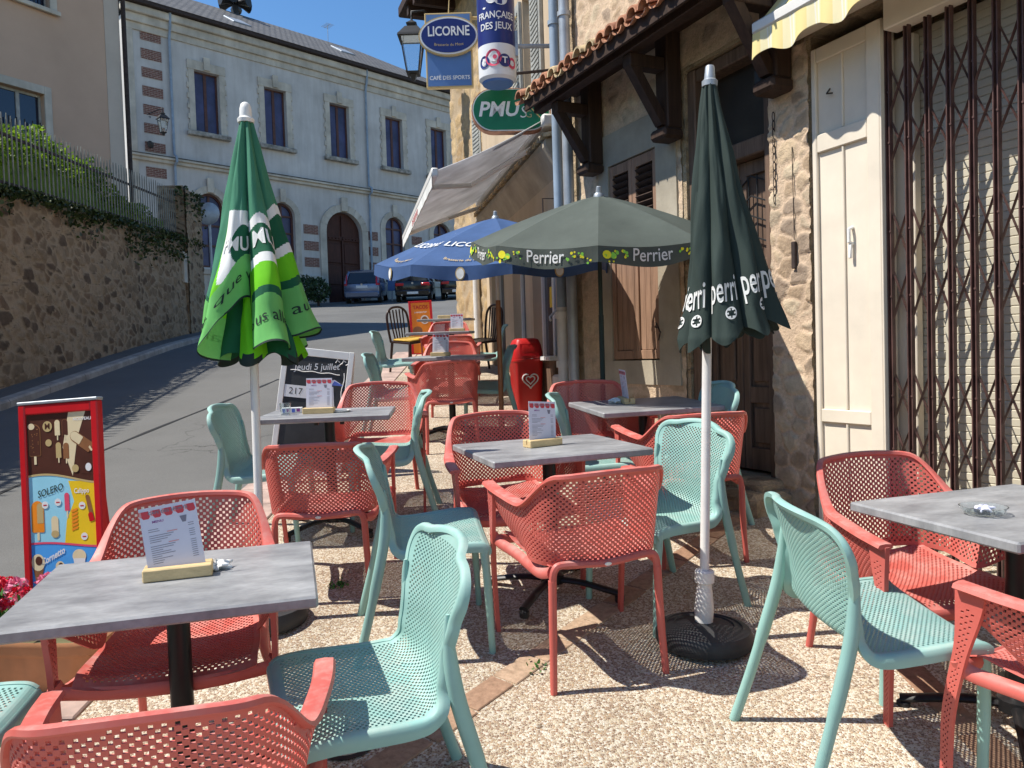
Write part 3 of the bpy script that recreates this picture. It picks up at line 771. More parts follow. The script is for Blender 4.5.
# dark slatted bistro chairs
def make_bistro():
    m=M['darkchair']; t=thing('slatted_chair','x','chair')
    MB().grid(lambda u,v:((u*2-1)*lerp(.19,.215,v),lerp(-.2,.2,v),.455-.01*math.sin(PI*v)),8,8).grid(lambda u,v:((u*2-1)*lerp(.19,.215,v),lerp(-.2,.2,v),.43),8,8).tube([(-.19,-.2,.442),(-.215,.2,.442),(.215,.2,.442),(.19,-.2,.442),(-.19,-.2,.442)],.015,8).build('seat',m,t,40)
    bow=dense([(-.19,-.2,.44),(-.205,-.225,.65),(-.19,-.25,.82),(-.11,-.265,.90),(0,-.27,.92),(.11,-.265,.90),(.19,-.25,.82),(.205,-.225,.65),(.19,-.2,.44)],5)
    b=MB().tube(bow,.017,8); 
    for k in range(5):
        x=-.12+.06*k; b.tube([(x*.8,-.2,.45),(x,-.235,.66),(x*1.05,-.262,.885)],.011,6,flat=(1.3,.7))
    b.build('backrest',m,t,50)
    for sx in (-1,1):
        MB().tube([(sx*.19,.18,.43),(sx*.205,.2,0)],[.02,.016],8).build('leg',m,t,50)
        MB().tube([(sx*.175,-.19,.43),(sx*.19,-.25,0)],[.02,.016],8).build('leg',m,t,50)
    return t
bp=make_bistro()
p=place(bp,facing(-1.42,11.0,-38,.03),'dark slatted chair with a yellow seat pad by the orange poster stand','dark slatted chairs at the far table')
cu=MB().bbox(-.185,.185,-.17,.19,.457,.487,.012).build('seat_cushion',M['straw'],None,40); cu.parent=None; cu.matrix_world=p.matrix_world.copy()
tag(cu,'thin yellow pad lying on the seat of a dark slatted chair','cushion')
place(bp,facing(-.42,10.8,214,.03),'dark slatted chair without a pad, standing by the stone house corner','dark slatted chairs at the far table')

# ------------------------------------------------------------------ things on the tables
def on(tb,x,y,rot=0,dz=.742):
    return tables[tb].matrix_world@Matrix.Translation((x,y,dz+.0005))@Matrix.Diagonal((1,1,1/tsc[tb],1))@Matrix.Rotation(R(rot),4,'Z')
def make_menu():
    t=thing('menu_holder','x','menu holder')
    b=MB(); b.bbox(-.09,.09,-.034,-.003,0,.034,.003); b.bbox(-.09,.09,.003,.034,0,.034,.003); b.box(-.0899,.0899,-.004,.004,.0005,.012); b.build('wood_block',M['wood'],t,30)
    c=MB(); A=Matrix.Translation((0,0,.010))@Matrix.Rotation(R(-7),4,'X')@Matrix.Diagonal((1.36,1,1.14,1))
    c.box(-.055,.055,-.0008,.0008,0,.172,0,A)
    for f in (-1,1):
        fn=lambda x,y,f=f:tuple(A@Vector((x if f<0 else -x,f*.0014,y)))
        # scalloped awning header
        for k in range(5):
            x=-.044+.022*k
            c.add([fn(x-.007,.164),fn(x+.007,.164),fn(x+.009,.150),fn(x+.006,.145),fn(x-.004,.145),fn(x-.007,.150)],[(0,1,2,3,4,5)],2 if k%2==0 or True else 3)
            c.add([fn(x-.011,.164),fn(x-.007,.164),fn(x-.007,.150),fn(x-.011,.152)],[(0,1,2,3)],3)
        add_text(c,'CAFE DES SPORTS',.0095,lambda x,y:tuple(Vector(fn(x,y+.157))+A.to_3x3()@Vector((0,f*.0006,0))),1)
        rr=random.Random(4)
        add_text(c,'MENU',.008,lambda x,y:fn(x-.022,y+.135),4); 
        c.add([fn(.020,.138),fn(.034,.138),fn(.031,.122),fn(.024,.122)],[(0,1,2,3)],1)
        y=.118
        while y>.03:
            if rr.random()<.2: c.add([fn(-.008,y),fn(.012,y),fn(.012,y-.0022),fn(-.008,y-.0022)],[(0,1,2,3)],3)
            else:
                w=rr.uniform(.016,.05)
                c.add([fn(-.043,y),fn(-.043+w,y),fn(-.043+w,y-.0014),fn(-.043,y-.0014)],[(0,1,2,3)],1)
                c.add([fn(.034,y),fn(.045,y),fn(.045,y-.0014),fn(.034,y-.0014)],[(0,1,2,3)],1)
            y-=.0052
    c.build('menu_card',[M['paper'],M['ink'],M['redink'],M['pink'],M['purple']],t)
    return t
mp=make_menu(); MN='wooden menu holders on the tables'
for tb,x,y,r,lab in [('T1',.005,.02,2,'wooden block with a tall menu card on the table by the flower trough'),
 ('T2',-.05,-.05,-3,'wooden block with menu card on the table before the chalkboard'),
 ('T3',-.02,.02,12,'wooden block with menu card on the middle table of the terrace'),
 ('T4',-.07,.10,82,'menu holder seen edge on, on the table near the wooden shutters'),
 ('T5',.09,-.10,60,'menu holder cut by the right edge of the photo, on the grille table'),
 ('T6',-.10,.03,6,'menu holder with card on the table opposite the red bin'),
 ('T8',.20,-.05,0,'menu card on the mostly hidden pale table before the dark chairs'),
 ]:
    o=place(mp,on(tb,x,y,r),lab,MN)
    for ch in o.children:
        if ch.name.startswith('menu_card'): ch.matrix_basis=Matrix.Rotation(R({'T1':-7,'T3':5,'T2':1,'T6':2}.get(tb,0)),4,'Y')
t=thing('menu_holder','yellow wooden block lying flat on the far table between dark chairs','menu holder',on('T7',.0,0,0),MN)
MB().bbox(-.12,.12,-.05,.05,0,.05,.004).build('wood_block',M['wood'],t)
# crumpled napkins beside holders
def crumple(name,lab,Mx,r,mt,cat,seed):
    rr=random.Random(seed); b=MB()
    def f(u,v):
        th=2*PI*u; ph=PI*v; k=r*(1+.35*math.sin(5*th+seed)*math.sin(3*ph+1)+.2*math.sin(11*th+2*ph))
        return (k*math.sin(ph)*math.cos(th)*1.3,k*math.sin(ph)*math.sin(th),r*.45+.45*k*math.cos(ph))
    b.grid(f,28,14,wrap=True); o=b.build(name,mt,None,60); o.matrix_world=Mx; return tag(o,lab,cat)
crumple('napkin','crumpled white napkin tucked behind the big menu holder',on('T1',.10,.06),.028,M['white'],'napkin',3)
crumple('napkin','crumpled white napkin behind the edge-on menu holder by the shutters',on('T4',-.13,.12),.03,M['white'],'napkin',5)
# glass ashtray with paper inside
t=thing('ashtray','shallow clear glass ashtray on the grille table','ashtray',on('T5',-.16,-.02))
MB().lathe([(0,0),(.045,0),(.055,.004),(.068,.026),(.064,.026),(.052,.008),(0,.007)],28).build('dish',M['clear'],t,40)
tag(crumple('paper_scrap','torn paper scrap lying inside the glass ashtray',on('T5',-.16,-.02,0,.752),.020,M['paper'],'paper',8))
t=thing('ashtray','flat white ashtray beside the menu on the table before the chalkboard','ashtray',on('T2',.07,-.02))
MB().lathe([(0,0),(.05,0),(.062,.012),(.055,.012),(.045,.006),(0,.006)],24).build('dish',M['whitep'],t,40)
MB().bbox(-.03,.035,-.02,.02,.007,.014,.002).build('stub',M['grey'],t)
# card packets on T2 (printed boxes) and a leaflet pile behind the menu
for x,y,r,lab in [(-.22,.03,5,'small blue and white printed packet at the road end of its table')]:
    t=thing('card_packet',lab,'packet',on('T2',x,y,r)); MB().bbox(-.062,.062,-.02,.02,.001,.034,.002).build('box',M['signwhite'],t)
    b=MB()
    for k in range(4): b.box(-.055+.028*k,-.036+.028*k,-.0207,-.02,.006+.003*(k%2),.028,k%2)
    b.build('print',[M['blueink'],M['purple']],t)
t=thing('glass_tumbler','small clear tumbler standing beside the printed packet','glass',on('T2',-.235,-.09))
MB().lathe([(0,0),(.026,0),(.032,.07),(.030,.07),(.024,.006),(0,.006)],20).build('cup',M['clear'],t,40)
t=thing('leaflet','folded blue and white leaflet sticking up behind the menu card','leaflet',on('T2',.0,-.01,-8))
b=MB(); b.prism([(-.03,.15),(.075,.165),(.10,.148),(.04,.19),(.0,.185)],.012,.0135,'xz',0); b.prism([(.02,.158),(.09,.152),(.04,.184)],.0105,.0118,'xz',1); b.box(-.02,.03,.0122,.0134,.012,.15,0)
b.build('sheet',[M['paper'],M['blueink']],t)
# ------------------------------------------------------------------ parasols
def parasol_base(t,r,h,sock=.10,mt='rubber'):
    b=MB(); b.lathe([(0,0),(r*.97,0),(r,.012),(r,h*.55),(r*.93,h*.92),(r*.72,h),(r*.70,h*.93),(r*.5,h*1.02),(r*.48,h*.95),(.06,h*1.06),(0,h*1.06)],48); b.build('base',M[mt],t,35)
def lobes(th,n,ph): return abs(math.sin(n/2*(th-ph)))**.9
def closed_canopy(t,cfg,mats,facemat,NU=200,NV=110):
    def surf(th,h,extra=0):
        k=(h-cfg['h0'])/(cfg['h1']-cfg['h0']); k2=max(0,min(1,k))
        Rr=lerp(cfg['r0'],cfg['r1'],k2**cfg.get('pw',.9))
        lo=lobes(th,cfg['n'],cfg['ph']); am=cfg['am']*(1-.35*k2)
        r=Rr*(1-am+am*lo)*(1+.07*math.sin(3*th+6*k2+1)+.035*math.sin(7*th-11*k2)+.02*math.sin(13*th+17*k2)+.10*noise.noise(Vector((2.2*math.cos(th),2.2*math.sin(th),h*3.2)))+.05*noise.noise(Vector((6*math.cos(th),6*math.sin(th),h*7))))
        cx,cy=cfg['off']; tw=cfg.get('tw',.25)*k2
        return Vector(((r+extra)*math.cos(th+tw)+cx*(1-k2)**1.2,(r+extra)*math.sin(th+tw)+cy*(1-k2),h))
    bot=cfg['bot']
    def fn(u,v):
        th=2*PI*u-PI; hb=bot(th); return surf(th,lerp(hb,cfg['h1'],v))
    b=MB(); b.grid(fn,NU,NV,mi=lambda u,v:facemat(2*PI*u-PI,lerp(bot(2*PI*u-PI),cfg['h1'],v)),wrap=True)
    c=b.build('canopy',mats,t,70)
    return c,surf
def closed_pole(t,r,h,mt,hb=.0,tiltm=None): 
    MB().tube([(0,0,hb),(0,0,h)],r,14).build('pole',M[mt],t,40)

# closed dark green parasol with a white pole
t=thing('closed_parasol','closed dark green parasol on a white pole in a round black foot','parasol',T(.739,3.061,0,.0,.03)@Matrix.Rotation(R(1.9),4,'Y'))
b=MB(); b.lathe([(0,0),(.185,0),(.192,.015),(.192,.045),(.18,.066),(.150,.076),(.146,.070),(.118,.080),(.114,.074),(.07,.086),(0,.086)],48); b.build('base',M['rubber'],t,35)
b=MB(); b.lathe([(.020,.08),(.036,.088),(.040,.14),(.034,.20),(.028,.245),(.040,.248),(.040,.290),(.033,.296),(.018,.298)],12); b.build('base_socket',M['whitep'],t,30)
closed_pole(t,.0185,2.21,'whitep',.09)
cfgP=dict(h0=1.22,h1=2.225,r0=.222,r1=.026,n=8,ph=R(-90),am=.34,off=(.105,.0),tw=.15,pw=.80)
cfgP['bot']=lambda th:1.235+.05*math.cos(th)+.025*math.cos(8*(th-R(-90)))+.0
can,surfP=closed_canopy(t,cfgP,[M['perr']],lambda th,h:0,216,100)
cf2=dict(cfgP); cf2.update(r0=.17,ph=R(-80),am=.4,bot=lambda th:1.23+.04*math.cos(th)+.03*math.sin(7*th)); 
b=MB(); c2,_=closed_canopy(t,dict(cf2,h1=1.8,r1=.05),[M['perr']],lambda th,h:0,120,20); c2.name='inner_fold'
b=MB()
for k,s in enumerate(['errie','perri','perri','perri','perri','errie','perri']):
    th0=R(-90-22.5-45*2+45*k)
    h0=1.345+.05*math.cos(th0)
    def f(x,y,th0=th0,h0=h0):
        th=th0+x/.215; return tuple(surfP(th,h0+.075+y+.16*x,.0045))
    v,fa=text_geo(s,.135,'CENTER',.010); lim=.078
    b.add([f(x*.50,y*1.1) for x,y,z in v],[q for q in fa if all(abs(v[i][0]*.54)<lim for i in q)])
    ring=[]
    for rr_,(cx,cy) in ((.024,(.025,-.092)),):
        n=18
        for i in range(n):
            a0=2*PI*i/n;a1=2*PI*(i+1)/n
            q=[(cx+rr_*math.cos(a0),cy+rr_*math.sin(a0)),(cx+rr_*math.cos(a1),cy+rr_*math.sin(a1)),(cx+rr_*.78*math.cos(a1),cy+rr_*.78*math.sin(a1)),(cx+rr_*.78*math.cos(a0),cy+rr_*.78*math.sin(a0))]
            b.add([f(*p) for p in q],[(0,1,2,3)])
        for i in range(6): 
            a=2*PI*i/6; q=[(cx+.016*math.cos(a)-.005,cy+.016*math.sin(a)-.004),(cx+.016*math.cos(a)+.005,cy+.016*math.sin(a)-.004),(cx+.016*math.cos(a)+.005,cy+.016*math.sin(a)+.003),(cx+.016*math.cos(a)-.005,cy+.016*math.sin(a)+.003)]
            b.add([f(*p) for p in q],[(0,1,2,3)])
l=b.build('lettering',M['clothwhite'],can)
MB().lathe([(0,2.21),(.030,2.21),(.031,2.23),(.022,2.238),(.018,2.285),(.015,2.29),(0,2.29)],16).build('finial',M['grey'],t,40)

# closed bright green parasol
t=thing('closed_parasol','closed bright green parasol with lime flaps, white cap and pole','parasol',T(-1.135,3.37,0,0,.03)@Matrix.Rotation(R(.5),4,'Y'))
parasol_base(t,.195,.075); closed_pole(t,.0185,2.19,'white',.05)
b=MB().lathe([(.02,.07),(.03,.08),(.028,.26),(.036,.262),(.036,.30),(.018,.302)],14).build('base_socket',M['rubber'],t,40)
PHG=R(-88)
def botG(th):
    d=math.degrees(th)
    while d<-208: d+=360
    while d>152: d-=360
    b0=1.17+.02*math.cos(6*th)
    if -150<d<-88: return b0+.27*sm((d+134)/42)
    if -88<=d<-28: return b0+.045
    if -28<=d<40: return b0+.10
    return b0+.04
def matG(th,h):
    d=math.degrees(th)
    x=h-botG(th)
    if x<.009: return 4
    hh=h-1.17
    if -150<d<-88:
        if x<.185: return 3
        if -131<d and .30<hh<.62:
            if d>-116 and ((d+96)/17)**2+((hh-.47)/.09)**2<1: return 1
            if d>-131+max(0,(.47-hh))*60: return 5
        if hh<.60-.006*max(0,d+128): return 2
        return 0
    if d<-150 and x>.22: return 0
    if x<.20: return 3
    if x<.235: return 1
    if x<.335: return 2
    if x<.375: return 5
    if x<.50: return 1
    if x<.545: return 5
    return 0
cfgG=dict(h0=1.17,h1=2.20,r0=.305,r1=.026,n=6,ph=PHG,am=.56,off=(.045,-.02),tw=.10,pw=.80,bot=botG)
can,surfG=closed_canopy(t,cfgG,[M['g_teal'],M['g_dark'],M['g_lime'],M['g_hem'],M['letterblack'],M['clothwhite']],matG,420,240)
c2,_=closed_canopy(t,dict(cfgG,r0=.19,am=.45,ph=R(-60),h1=1.75,r1=.05,bot=lambda th:1.16+.03*math.sin(5*th)),[M['g_lime'],M['g_dark'],M['letterblack']],lambda th,h:2 if h<1.175 else (0 if math.sin(3*th)>0 else 1),140,24); c2.name='inner_fold'
b=MB()
def tf(th0,h,follow,Rr=.235,sl=0):
    def f(x,y):
        th=th0+x/Rr; return tuple(surfG(th,(botG(th)+h if follow else h)+y+sl*x,.004))
    return f
add_text(b,'en parle que vo',.062,tf(R(-124),.10,True,.255),0,bold=.0)
add_text(b,'us allez',.070,tf(R(-55),.11,True,.245),0,bold=.0)
add_text(b,'au',.070,tf(R(-14),.11,True,.245),0,bold=.0)
add_text(b,'PMU',.085,tf(R(-108),1.64,False,.25,.1),1,bold=.02)
add_text(b,'MUS',.095,tf(R(-52),.437,True,.2,-.1),1,bold=.02)
b.build('lettering',[M['letterblack'],M['clothwhite']],can)
MB().lathe([(0,2.185),(.034,2.185),(.036,2.20),(.026,2.21),(.025,2.245),(.019,2.265),(.010,2.272),(0,2.274)],18).build('finial',M['white'],t,40)

def open_parasol(t,hub,rim,Rr,a0,cloth,poleparts,val=.11,drop=.02,capm='grey',n=8,tilt=0):
    TM=Matrix.Translation((0,0,hub-.25))@Matrix.Rotation(R(tilt),4,'X')@Matrix.Translation((0,0,-(hub-.25)))
    rib=[(Rr*math.cos(a0+2*PI*k/n),Rr*math.sin(a0+2*PI*k/n)) for k in range(n)]
    def top(k,s,w):    # s 0..1 across panel, w 0..1 hub to rim
        (x0,y0),(x1,y1)=rib[k%n],rib[(k+1)%n]; x=lerp(x0,x1,s)*w; y=lerp(y0,y1,s)*w
        z=lerp(hub,rim,w**1.25)-.035*math.sin(PI*s)*w*(1-.4*w)
        return Vector((x,y,z))
    def valp(k,s,d):   # hanging valance, d down from the rim
        p=top(k,s,1); dr=Vector((p.x,p.y,0)).normalized(); wv=.012*math.sin(PI*4*s)
        dd=d*(1-.12*math.cos(2*PI*s)*1.0); return p+dr*(.010+.10*d+wv*d/val)+Vector((0,0,-dd))
    b=MB()
    for k in range(n):
        b.grid(lambda u,v,k=k:top(k,u,.03+.97*v),14,12); b.grid(lambda u,v,k=k:valp(k,u,v*val),14,4)
        b.grid(lambda u,v,k=k:top(k,u,.03+.97*v)-Vector((0,0,.006)),6,5)
    can=b.build('canopy',cloth,t,50); can.matrix_local=TM
    for k in range(n):
        x,y=rib[k]; MB().tube([(x*.02,y*.02,hub-.03),(x*.5,y*.5,lerp(hub,rim,.42)-.015),(x*.985,y*.985,rim-.012)],.006,6).tube([(.0,0,hub-.42),(x*.5,y*.5,lerp(hub,rim,.42)-.02)],.005,6).build('rib',M['grey'],t,40).matrix_local=TM
    for z0,z1,r,mt in poleparts: MB().tube([(0,0,z0),(0,0,z1)],r,12).build('pole',M[mt],t,40)
    MB().lathe([(0,hub-.01),(.035,hub-.01),(.03,hub+.012),(.02,hub+.02),(.016,hub+.055),(.010,hub+.06),(0,hub+.06)],14).build('finial',M[capm],t,40).matrix_local=TM
    parasol_base(t,.22,.07)
    return can,top,valp
# open faded green parasol
t=thing('open_parasol','open faded green parasol with yellow dots on its rim, by the shutters','parasol',T(.60,5.08,0,0,.03))
can,top,valp=open_parasol(t,1.975,1.70,.84,R(-97),[M['perr2']],[(.05,1.2,.017,'perr'),(1.2,1.75,.014,'perr')],.10,tilt=11)
b=MB(); rr=random.Random(3)
def disc(b,k,s,d,r,mi,fn,n=10):
    b.add([tuple(fn(k,s+r*math.cos(2*PI*i/n)/.66,d-r*math.sin(2*PI*i/n))) for i in range(n)],[tuple(range(n))],mi)
out=lambda k,s,d:(valp(k,s,d)+Vector((valp(k,s,d).x,valp(k,s,d).y,0)).normalized()*.006)
for k in range(8):
    add_text(b,'Perrier',.095,lambda x,y,k=k:tuple(out(k,.5+x*.9/.66,.042-y+.0*x)),0,bold=.006)
    for q in range(34):
        s=rr.choice([rr.uniform(.03,.27),rr.uniform(.71,.97)]); disc(b,k,s,.055+.03*math.sin(s*22)+rr.gauss(0,.012),rr.uniform(.004,.010),1+q%2,out)
    disc(b,k,.08,.05,.026,1,out); disc(b,k,.14,.055,.018,2,out)
b.build('lettering',[M['clothwhite'],M['yellowdot'],M['limedot']],can)
# open blue parasol
t=thing('open_parasol','open blue parasol with white emblems under the grey awning','parasol',T(-.10,6.78,0,0,.03))
can,top,valp=open_parasol(t,1.965,1.60,1.05,R(187),[M['blue']],[(.05,1.25,.022,'brown'),(1.2,1.74,.017,'white_metal')],.10,tilt=8)
b=MB()
outt=lambda k,s,w:top(k,s,w)+Vector((0,0,.010))
for k in (0,1,2,3,7):
    # white crest panel in the middle of each gore
    add_text(b,'LICORNE',.13,lambda x,y,k=k:tuple(outt(k,.5+x/.60,.66-y/1.2)),0,bold=.012)
    b.add([tuple(outt(k,.5+x,.66+y)) for x,y in ((-.22,.10),(.22,.10),(.26,.02),(.2,-.10),(-.2,-.10),(-.26,.02))],[(0,1,2,3,4,5)],0) if False else None
    add_text(b,'Brasserie du Mont',.055,lambda x,y,k=k:tuple(outt(k,.5+x/.85,.93-y/1.2-.25*(x*x)/.3)),1,bold=.01)
    n=16
    b.add([tuple(valp(k,.5+.045*math.cos(2*PI*i/n)*1.1,.05-.045*math.sin(2*PI*i/n))+Vector((valp(k,.5,0).x,valp(k,.5,0).y,0)).normalized()*.012) for i in range(n)],[tuple(range(n))],1)
    b.add([tuple(valp(k,.5+.036*math.cos(2*PI*i/n)*1.1,.05-.036*math.sin(2*PI*i/n))+Vector((valp(k,.5,0).x,valp(k,.5,0).y,0)).normalized()*.016) for i in range(n)],[tuple(range(n))],0)
b.build('lettering',[M['clothwhite'],M['gold']],can)

# ------------------------------------------------------------------ boards
def flat(Mx):   # text plane -> board face at local y (front = -y)
    return lambda x,y,d=0:tuple(Mx@Vector((x,-d,y)))
def circ(b,f,x,y,rx,ry,mi,d,n=18,a0=0): b.add([f(x+rx*math.cos(2*PI*i/n+a0),y+ry*math.sin(2*PI*i/n+a0),d) for i in range(n)],[tuple(range(n))],mi)
def polyf(b,f,ps,mi,d): b.add([f(x,y,d) for x,y in ps],[tuple(range(len(ps)))],mi)
def capsule(b,f,x,y,w,h,mi,d,rot=0,n=8):
    ps=[]
    for i in range(n+1): a=PI*i/n; ps.append((w*math.cos(a),h-w+w*math.sin(a)))
    ps+=[(-w,-h+.15*w),(-w*.85,-h),(w*.85,-h),(w,-h+.15*w)]
    c,s=math.cos(rot),math.sin(rot); polyf(b,f,[(x+c*p-s*q,y+s*p+c*q) for p,q in ps],mi,d)
# ice cream board
t=thing('ice_cream_board','red framed ice cream poster stand on the road edge','poster stand',T(-1.985,3.36,-10,.02,-.0)@Matrix.Rotation(R(-5),4,'X')@Matrix.Rotation(R(-3),4,'Y'))
W,Hh=.40,1.03
b=MB(); b.bbox(-W/2,-W/2+.035,-.02,.02,0,Hh,.005); b.bbox(W/2-.035,W/2,-.02,.02,0,Hh,.005); b.bbox(-W/2+.034,W/2-.034,-.018,.018,Hh-.045,Hh-.001,.005); b.bbox(-W/2+.034,W/2-.034,-.018,.018,.03,.09,.005)
b.build('frame',M['signred'],t,30)
MB().bbox(-W/2-.002,W/2+.002,-.022,.022,Hh,Hh+.014,.003).build('top_trim',M['grey'],t)
b=MB(); b.box(-W/2+.03,W/2-.03,.03,.05,.0,.05); 
for s in (-1,1): b.tube([(s*.15,.02,.95),(s*.15,.14,.0)],.01,6)
b.build('stand',M['signred'],t)
b=MB(); f=flat(Matrix.Translation((0,-.0,.09))); w=W/2-.035; h=.895   # poster area x -w..w , y 0..h
b.box(-w,w,-.008,.008,.088,Hh-.044,0)
D=.010
MI=dict(white=0,choc=1,sky=2,mid=3,sun=4,orange=5,cream=6,green=7,pinkp=8,brown=9,gold=10,red=11,black=12)
wav=lambda y0,a,ph:[(-w+2*w*i/16,y0+a*math.sin(ph+3.2*i/16)) for i in range(17)]
top_=wav(.60,.020,2.2)[::-1]
polyf(b,f,[(-w,h),(w,h)][::-1]+[] if False else [(w,h),(-w,h)]+wav(.60,.025,.9),MI['choc'],D)
polyf(b,f,[(w,h),(w-.10,h),(w-.125,.72),(w-.06,.62),(w-.0,.615)],MI['choc'],D+.0006)
polyf(b,f,[(w-.03,h),(w-.115,h),(w-.15,.74),(w-.105,.612),(w-.09,.70),(w-.075,.78)],MI['cream'],D+.0012)
polyf(b,f,wav(.60,.025,.9)+wav(.31,.012,1.0)[::-1],MI['sky'],D)
polyf(b,f,[(.035,.592),(w,.585),(w,.305),(.005,.312),(.02,.42),(.06,.50)],MI['sun'],D+.0008)
polyf(b,f,wav(.31,.012,1.0)+wav(.06,.02,.3)[::-1],MI['mid'],D)
polyf(b,f,[(.02,.22),(.07,.235),(w,.20),(w,.06),(.0,.06)],MI['green'],D+.0008)
polyf(b,f,wav(.06,.02,.3)+[(w,0),(-w,0)],MI['white'],D)
for y0,c in ((.60,'gold'),(.31,'pinkp'),(.06,'pinkp')):
    a=wav(y0,.025 if y0>.5 else .012 if y0>.2 else .02,.9 if y0>.5 else 1.0 if y0>.2 else .3); polyf(b,f,[(x,y+.005) for x,y in a]+[(x,y-.004) for x,y in a[::-1]],MI[c],D+.0012)
# ice creams
capsule(b,f,-.125,.78,.030,.072,MI['brown'],D+.001); capsule(b,f,-.125,.78,.026,.068,MI['choc'],D+.0016); circ(b,f,-.14,.842,.017,.014,MI['cream'],D+.002)
polyf(b,f,[(-.131,.708),(-.119,.708),(-.119,.672),(-.131,.672)],MI['cream'],D+.0016)
for i in range(16): circ(b,f,-.125+random.uniform(-.02,.02),.78+random.uniform(-.055,.05),.003,.003,MI['brown'],D+.002,6)
circ(b,f,-.058,.838,.024,.024,MI['gold'],D+.0016); add_text(b,'M',.036,lambda x,y:f(x-.058,y+.838,D+.0022),MI['choc'])
circ(b,f,-.055,.765,.016,.016,MI['gold'],D+.0016)
for x,y,c in ((-.008,.83,'cream'),(.030,.83,'choc'),(-.006,.73,'gold'),(.032,.725,'brown')):
    capsule(b,f,x,y,.0145,.036,MI['brown'],D+.0014); capsule(b,f,x,y,.013,.0345,MI[c],D+.0018); polyf(b,f,[(x-.003,y-.034),(x+.003,y-.034),(x+.003,y-.056),(x-.003,y-.056)],MI['cream'],D+.0018)
capsule(b,f,.108,.765,.024,.060,MI['brown'],D+.002,R(55)); capsule(b,f,.085,.782,.020,.03,MI['cream'],D+.0026,R(55)); polyf(b,f,[(.145,.735),(.152,.742),(.165,.722),(.157,.716)],MI['cream'],D+.0026)
add_text(b,'NOUVEAU',.019,lambda x,y:f(x+.118,y+.862,D+.0022),MI['white'])
circ(b,f,.075,.645,.017,.017,MI['gold'],D+.0024); circ(b,f,.14,.648,.015,.018,MI['white'],D+.0024)
add_text(b,'SOLERO',.044,lambda x,y:f(x*.8-.055,y+.2*x+.552,D+.002),MI['black'],bold=.01)
capsule(b,f,-.125,.44,.032,.070,MI['orange'],D+.0016); capsule(b,f,-.112,.455,.016,.045,MI['gold'],D+.002); polyf(b,f,[(-.131,.372),(-.119,.372),(-.119,.335),(-.131,.335)],MI['cream'],D+.0016)
capsule(b,f,.025,.50,.012,.040,MI['pinkp'],D+.0016); polyf(b,f,[(.021,.46),(.029,.46),(.029,.43),(.021,.43)],MI['cream'],D+.0016)
capsule(b,f,-.04,.40,.018,.040,MI['cream'],D+.0016); circ(b,f,-.04,.36,.02,.016,MI['gold'],D+.002)
for x,y in ((-.085,.49),(-.02,.50),(.10,.48),(.105,.345),(.12,.19),(-.07,.12),(.0,.19),(.03,.12)): circ(b,f,x,y,.0165,.0165,MI['white'],D+.0022); b.add([f(x-.009,y+.002,D+.0028),f(x+.009,y+.002,D+.0028),f(x+.009,y-.003,D+.0028),f(x-.009,y-.003,D+.0028)],[(0,1,2,3)],MI['red'])
add_text(b,'Calippo',.030,lambda x,y:f(x*.8+.10,y+.545,D+.002),MI['white'])
for i in range(6): polyf(b,f,[(.045,.37+.016*i),(.075,.38+.016*i),(.078,.392+.016*i),(.046,.382+.016*i)],MI['orange'],D+.002)
capsule(b,f,.138,.47,.010,.058,MI['brown'],D+.002,R(12)); capsule(b,f,.142,.43,.012,.02,MI['red'],D+.0026,R(12))
add_text(b,'Cornetto',.042,lambda x,y:f(x*.75-.055,y+.35*x+.262,D+.002),MI['white'],bold=.03)
def cone(x,y,s):
    polyf(b,f,[(x-.022*s,y),(x+.022*s,y),(x+.004*s,y-.085*s),(x-.004*s,y-.085*s)],MI['brown'],D+.0016); circ(b,f,x,y+.018*s,.027*s,.030*s,MI['cream'],D+.002); circ(b,f,x+.004,y+.024*s,.014*s,.016*s,MI['choc'],D+.0026)
cone(-.132,.215,1.25); cone(-.085,.155,.6); cone(-.022,.20,.85)
circ(b,f,.075,.26,.034,.030,MI['cream'],D+.0016); polyf(b,f,[(.045,.25),(.105,.25),(.098,.205),(.052,.205)],MI['white'],D+.002)
add_text(b,"BEN&JERRY'S",.028,lambda x,y:f(x*.8+.10,y+.163-2.0*(x*x),D+.0024),MI['white'],bold=.04)
for x in (.05,.09,.13): circ(b,f,x,.10,.024,.028,MI['red' if x<.06 else 'choc'],D+.002)
b.build('poster',[M['signwhite'],M['choc'],M['skyprint'],M['midblue'],M['sunprint'],M['orangeprint'],M['creamprint'],M['greenprint'],M['pinkprint'],M['brown'],M['gold'],M['signred'],M['letterblack']],t)

# chalkboard
t=thing('chalkboard','white framed chalkboard stand with a date and a white 217 strip','chalkboard',T(-1.56,5.62,6,.0,-.03)@Matrix.Rotation(R(-6),4,'X')@Matrix.Rotation(R(8),4,'Y'))
b=MB(); W=.24
for s in (-1,1): b.bbox(s*W-.02,s*W+.02,-.012,.012,0,1.06,.003)
b.bbox(-W+.0205,W-.0205,-.011,.011,1.0,1.058,.003); b.bbox(-W+.0205,W-.0205,-.011,.011,.12,.16,.003)
b.build('frame',M['white'],t)
b=MB(); 
for s in (-1,1): b.bbox(s*W-.02,s*W+.02,-.012,.012,-1.02,0,.003,0,Matrix.Translation((0,.03,1.04))@Matrix.Rotation(R(25),4,'X'))
b.box(-W+.021,W-.021,-.006,.006,-.95,-.05,0,Matrix.Translation((0,.03,1.04))@Matrix.Rotation(R(25),4,'X')); b.build('rear_leg',M['whitep'],t)
b=MB(); b.box(-W+.02,W-.02,-.006,.006,.16,1.0,0); f=flat(Matrix.Identity(4)); b.build('slate',M['chalk'],t)
b=MB(); add_text(b,'Jeudi 5 juillet',.068,lambda x,y:f(x*.92+.0,y+.1*x+.925,.0075),0,bold=.005)
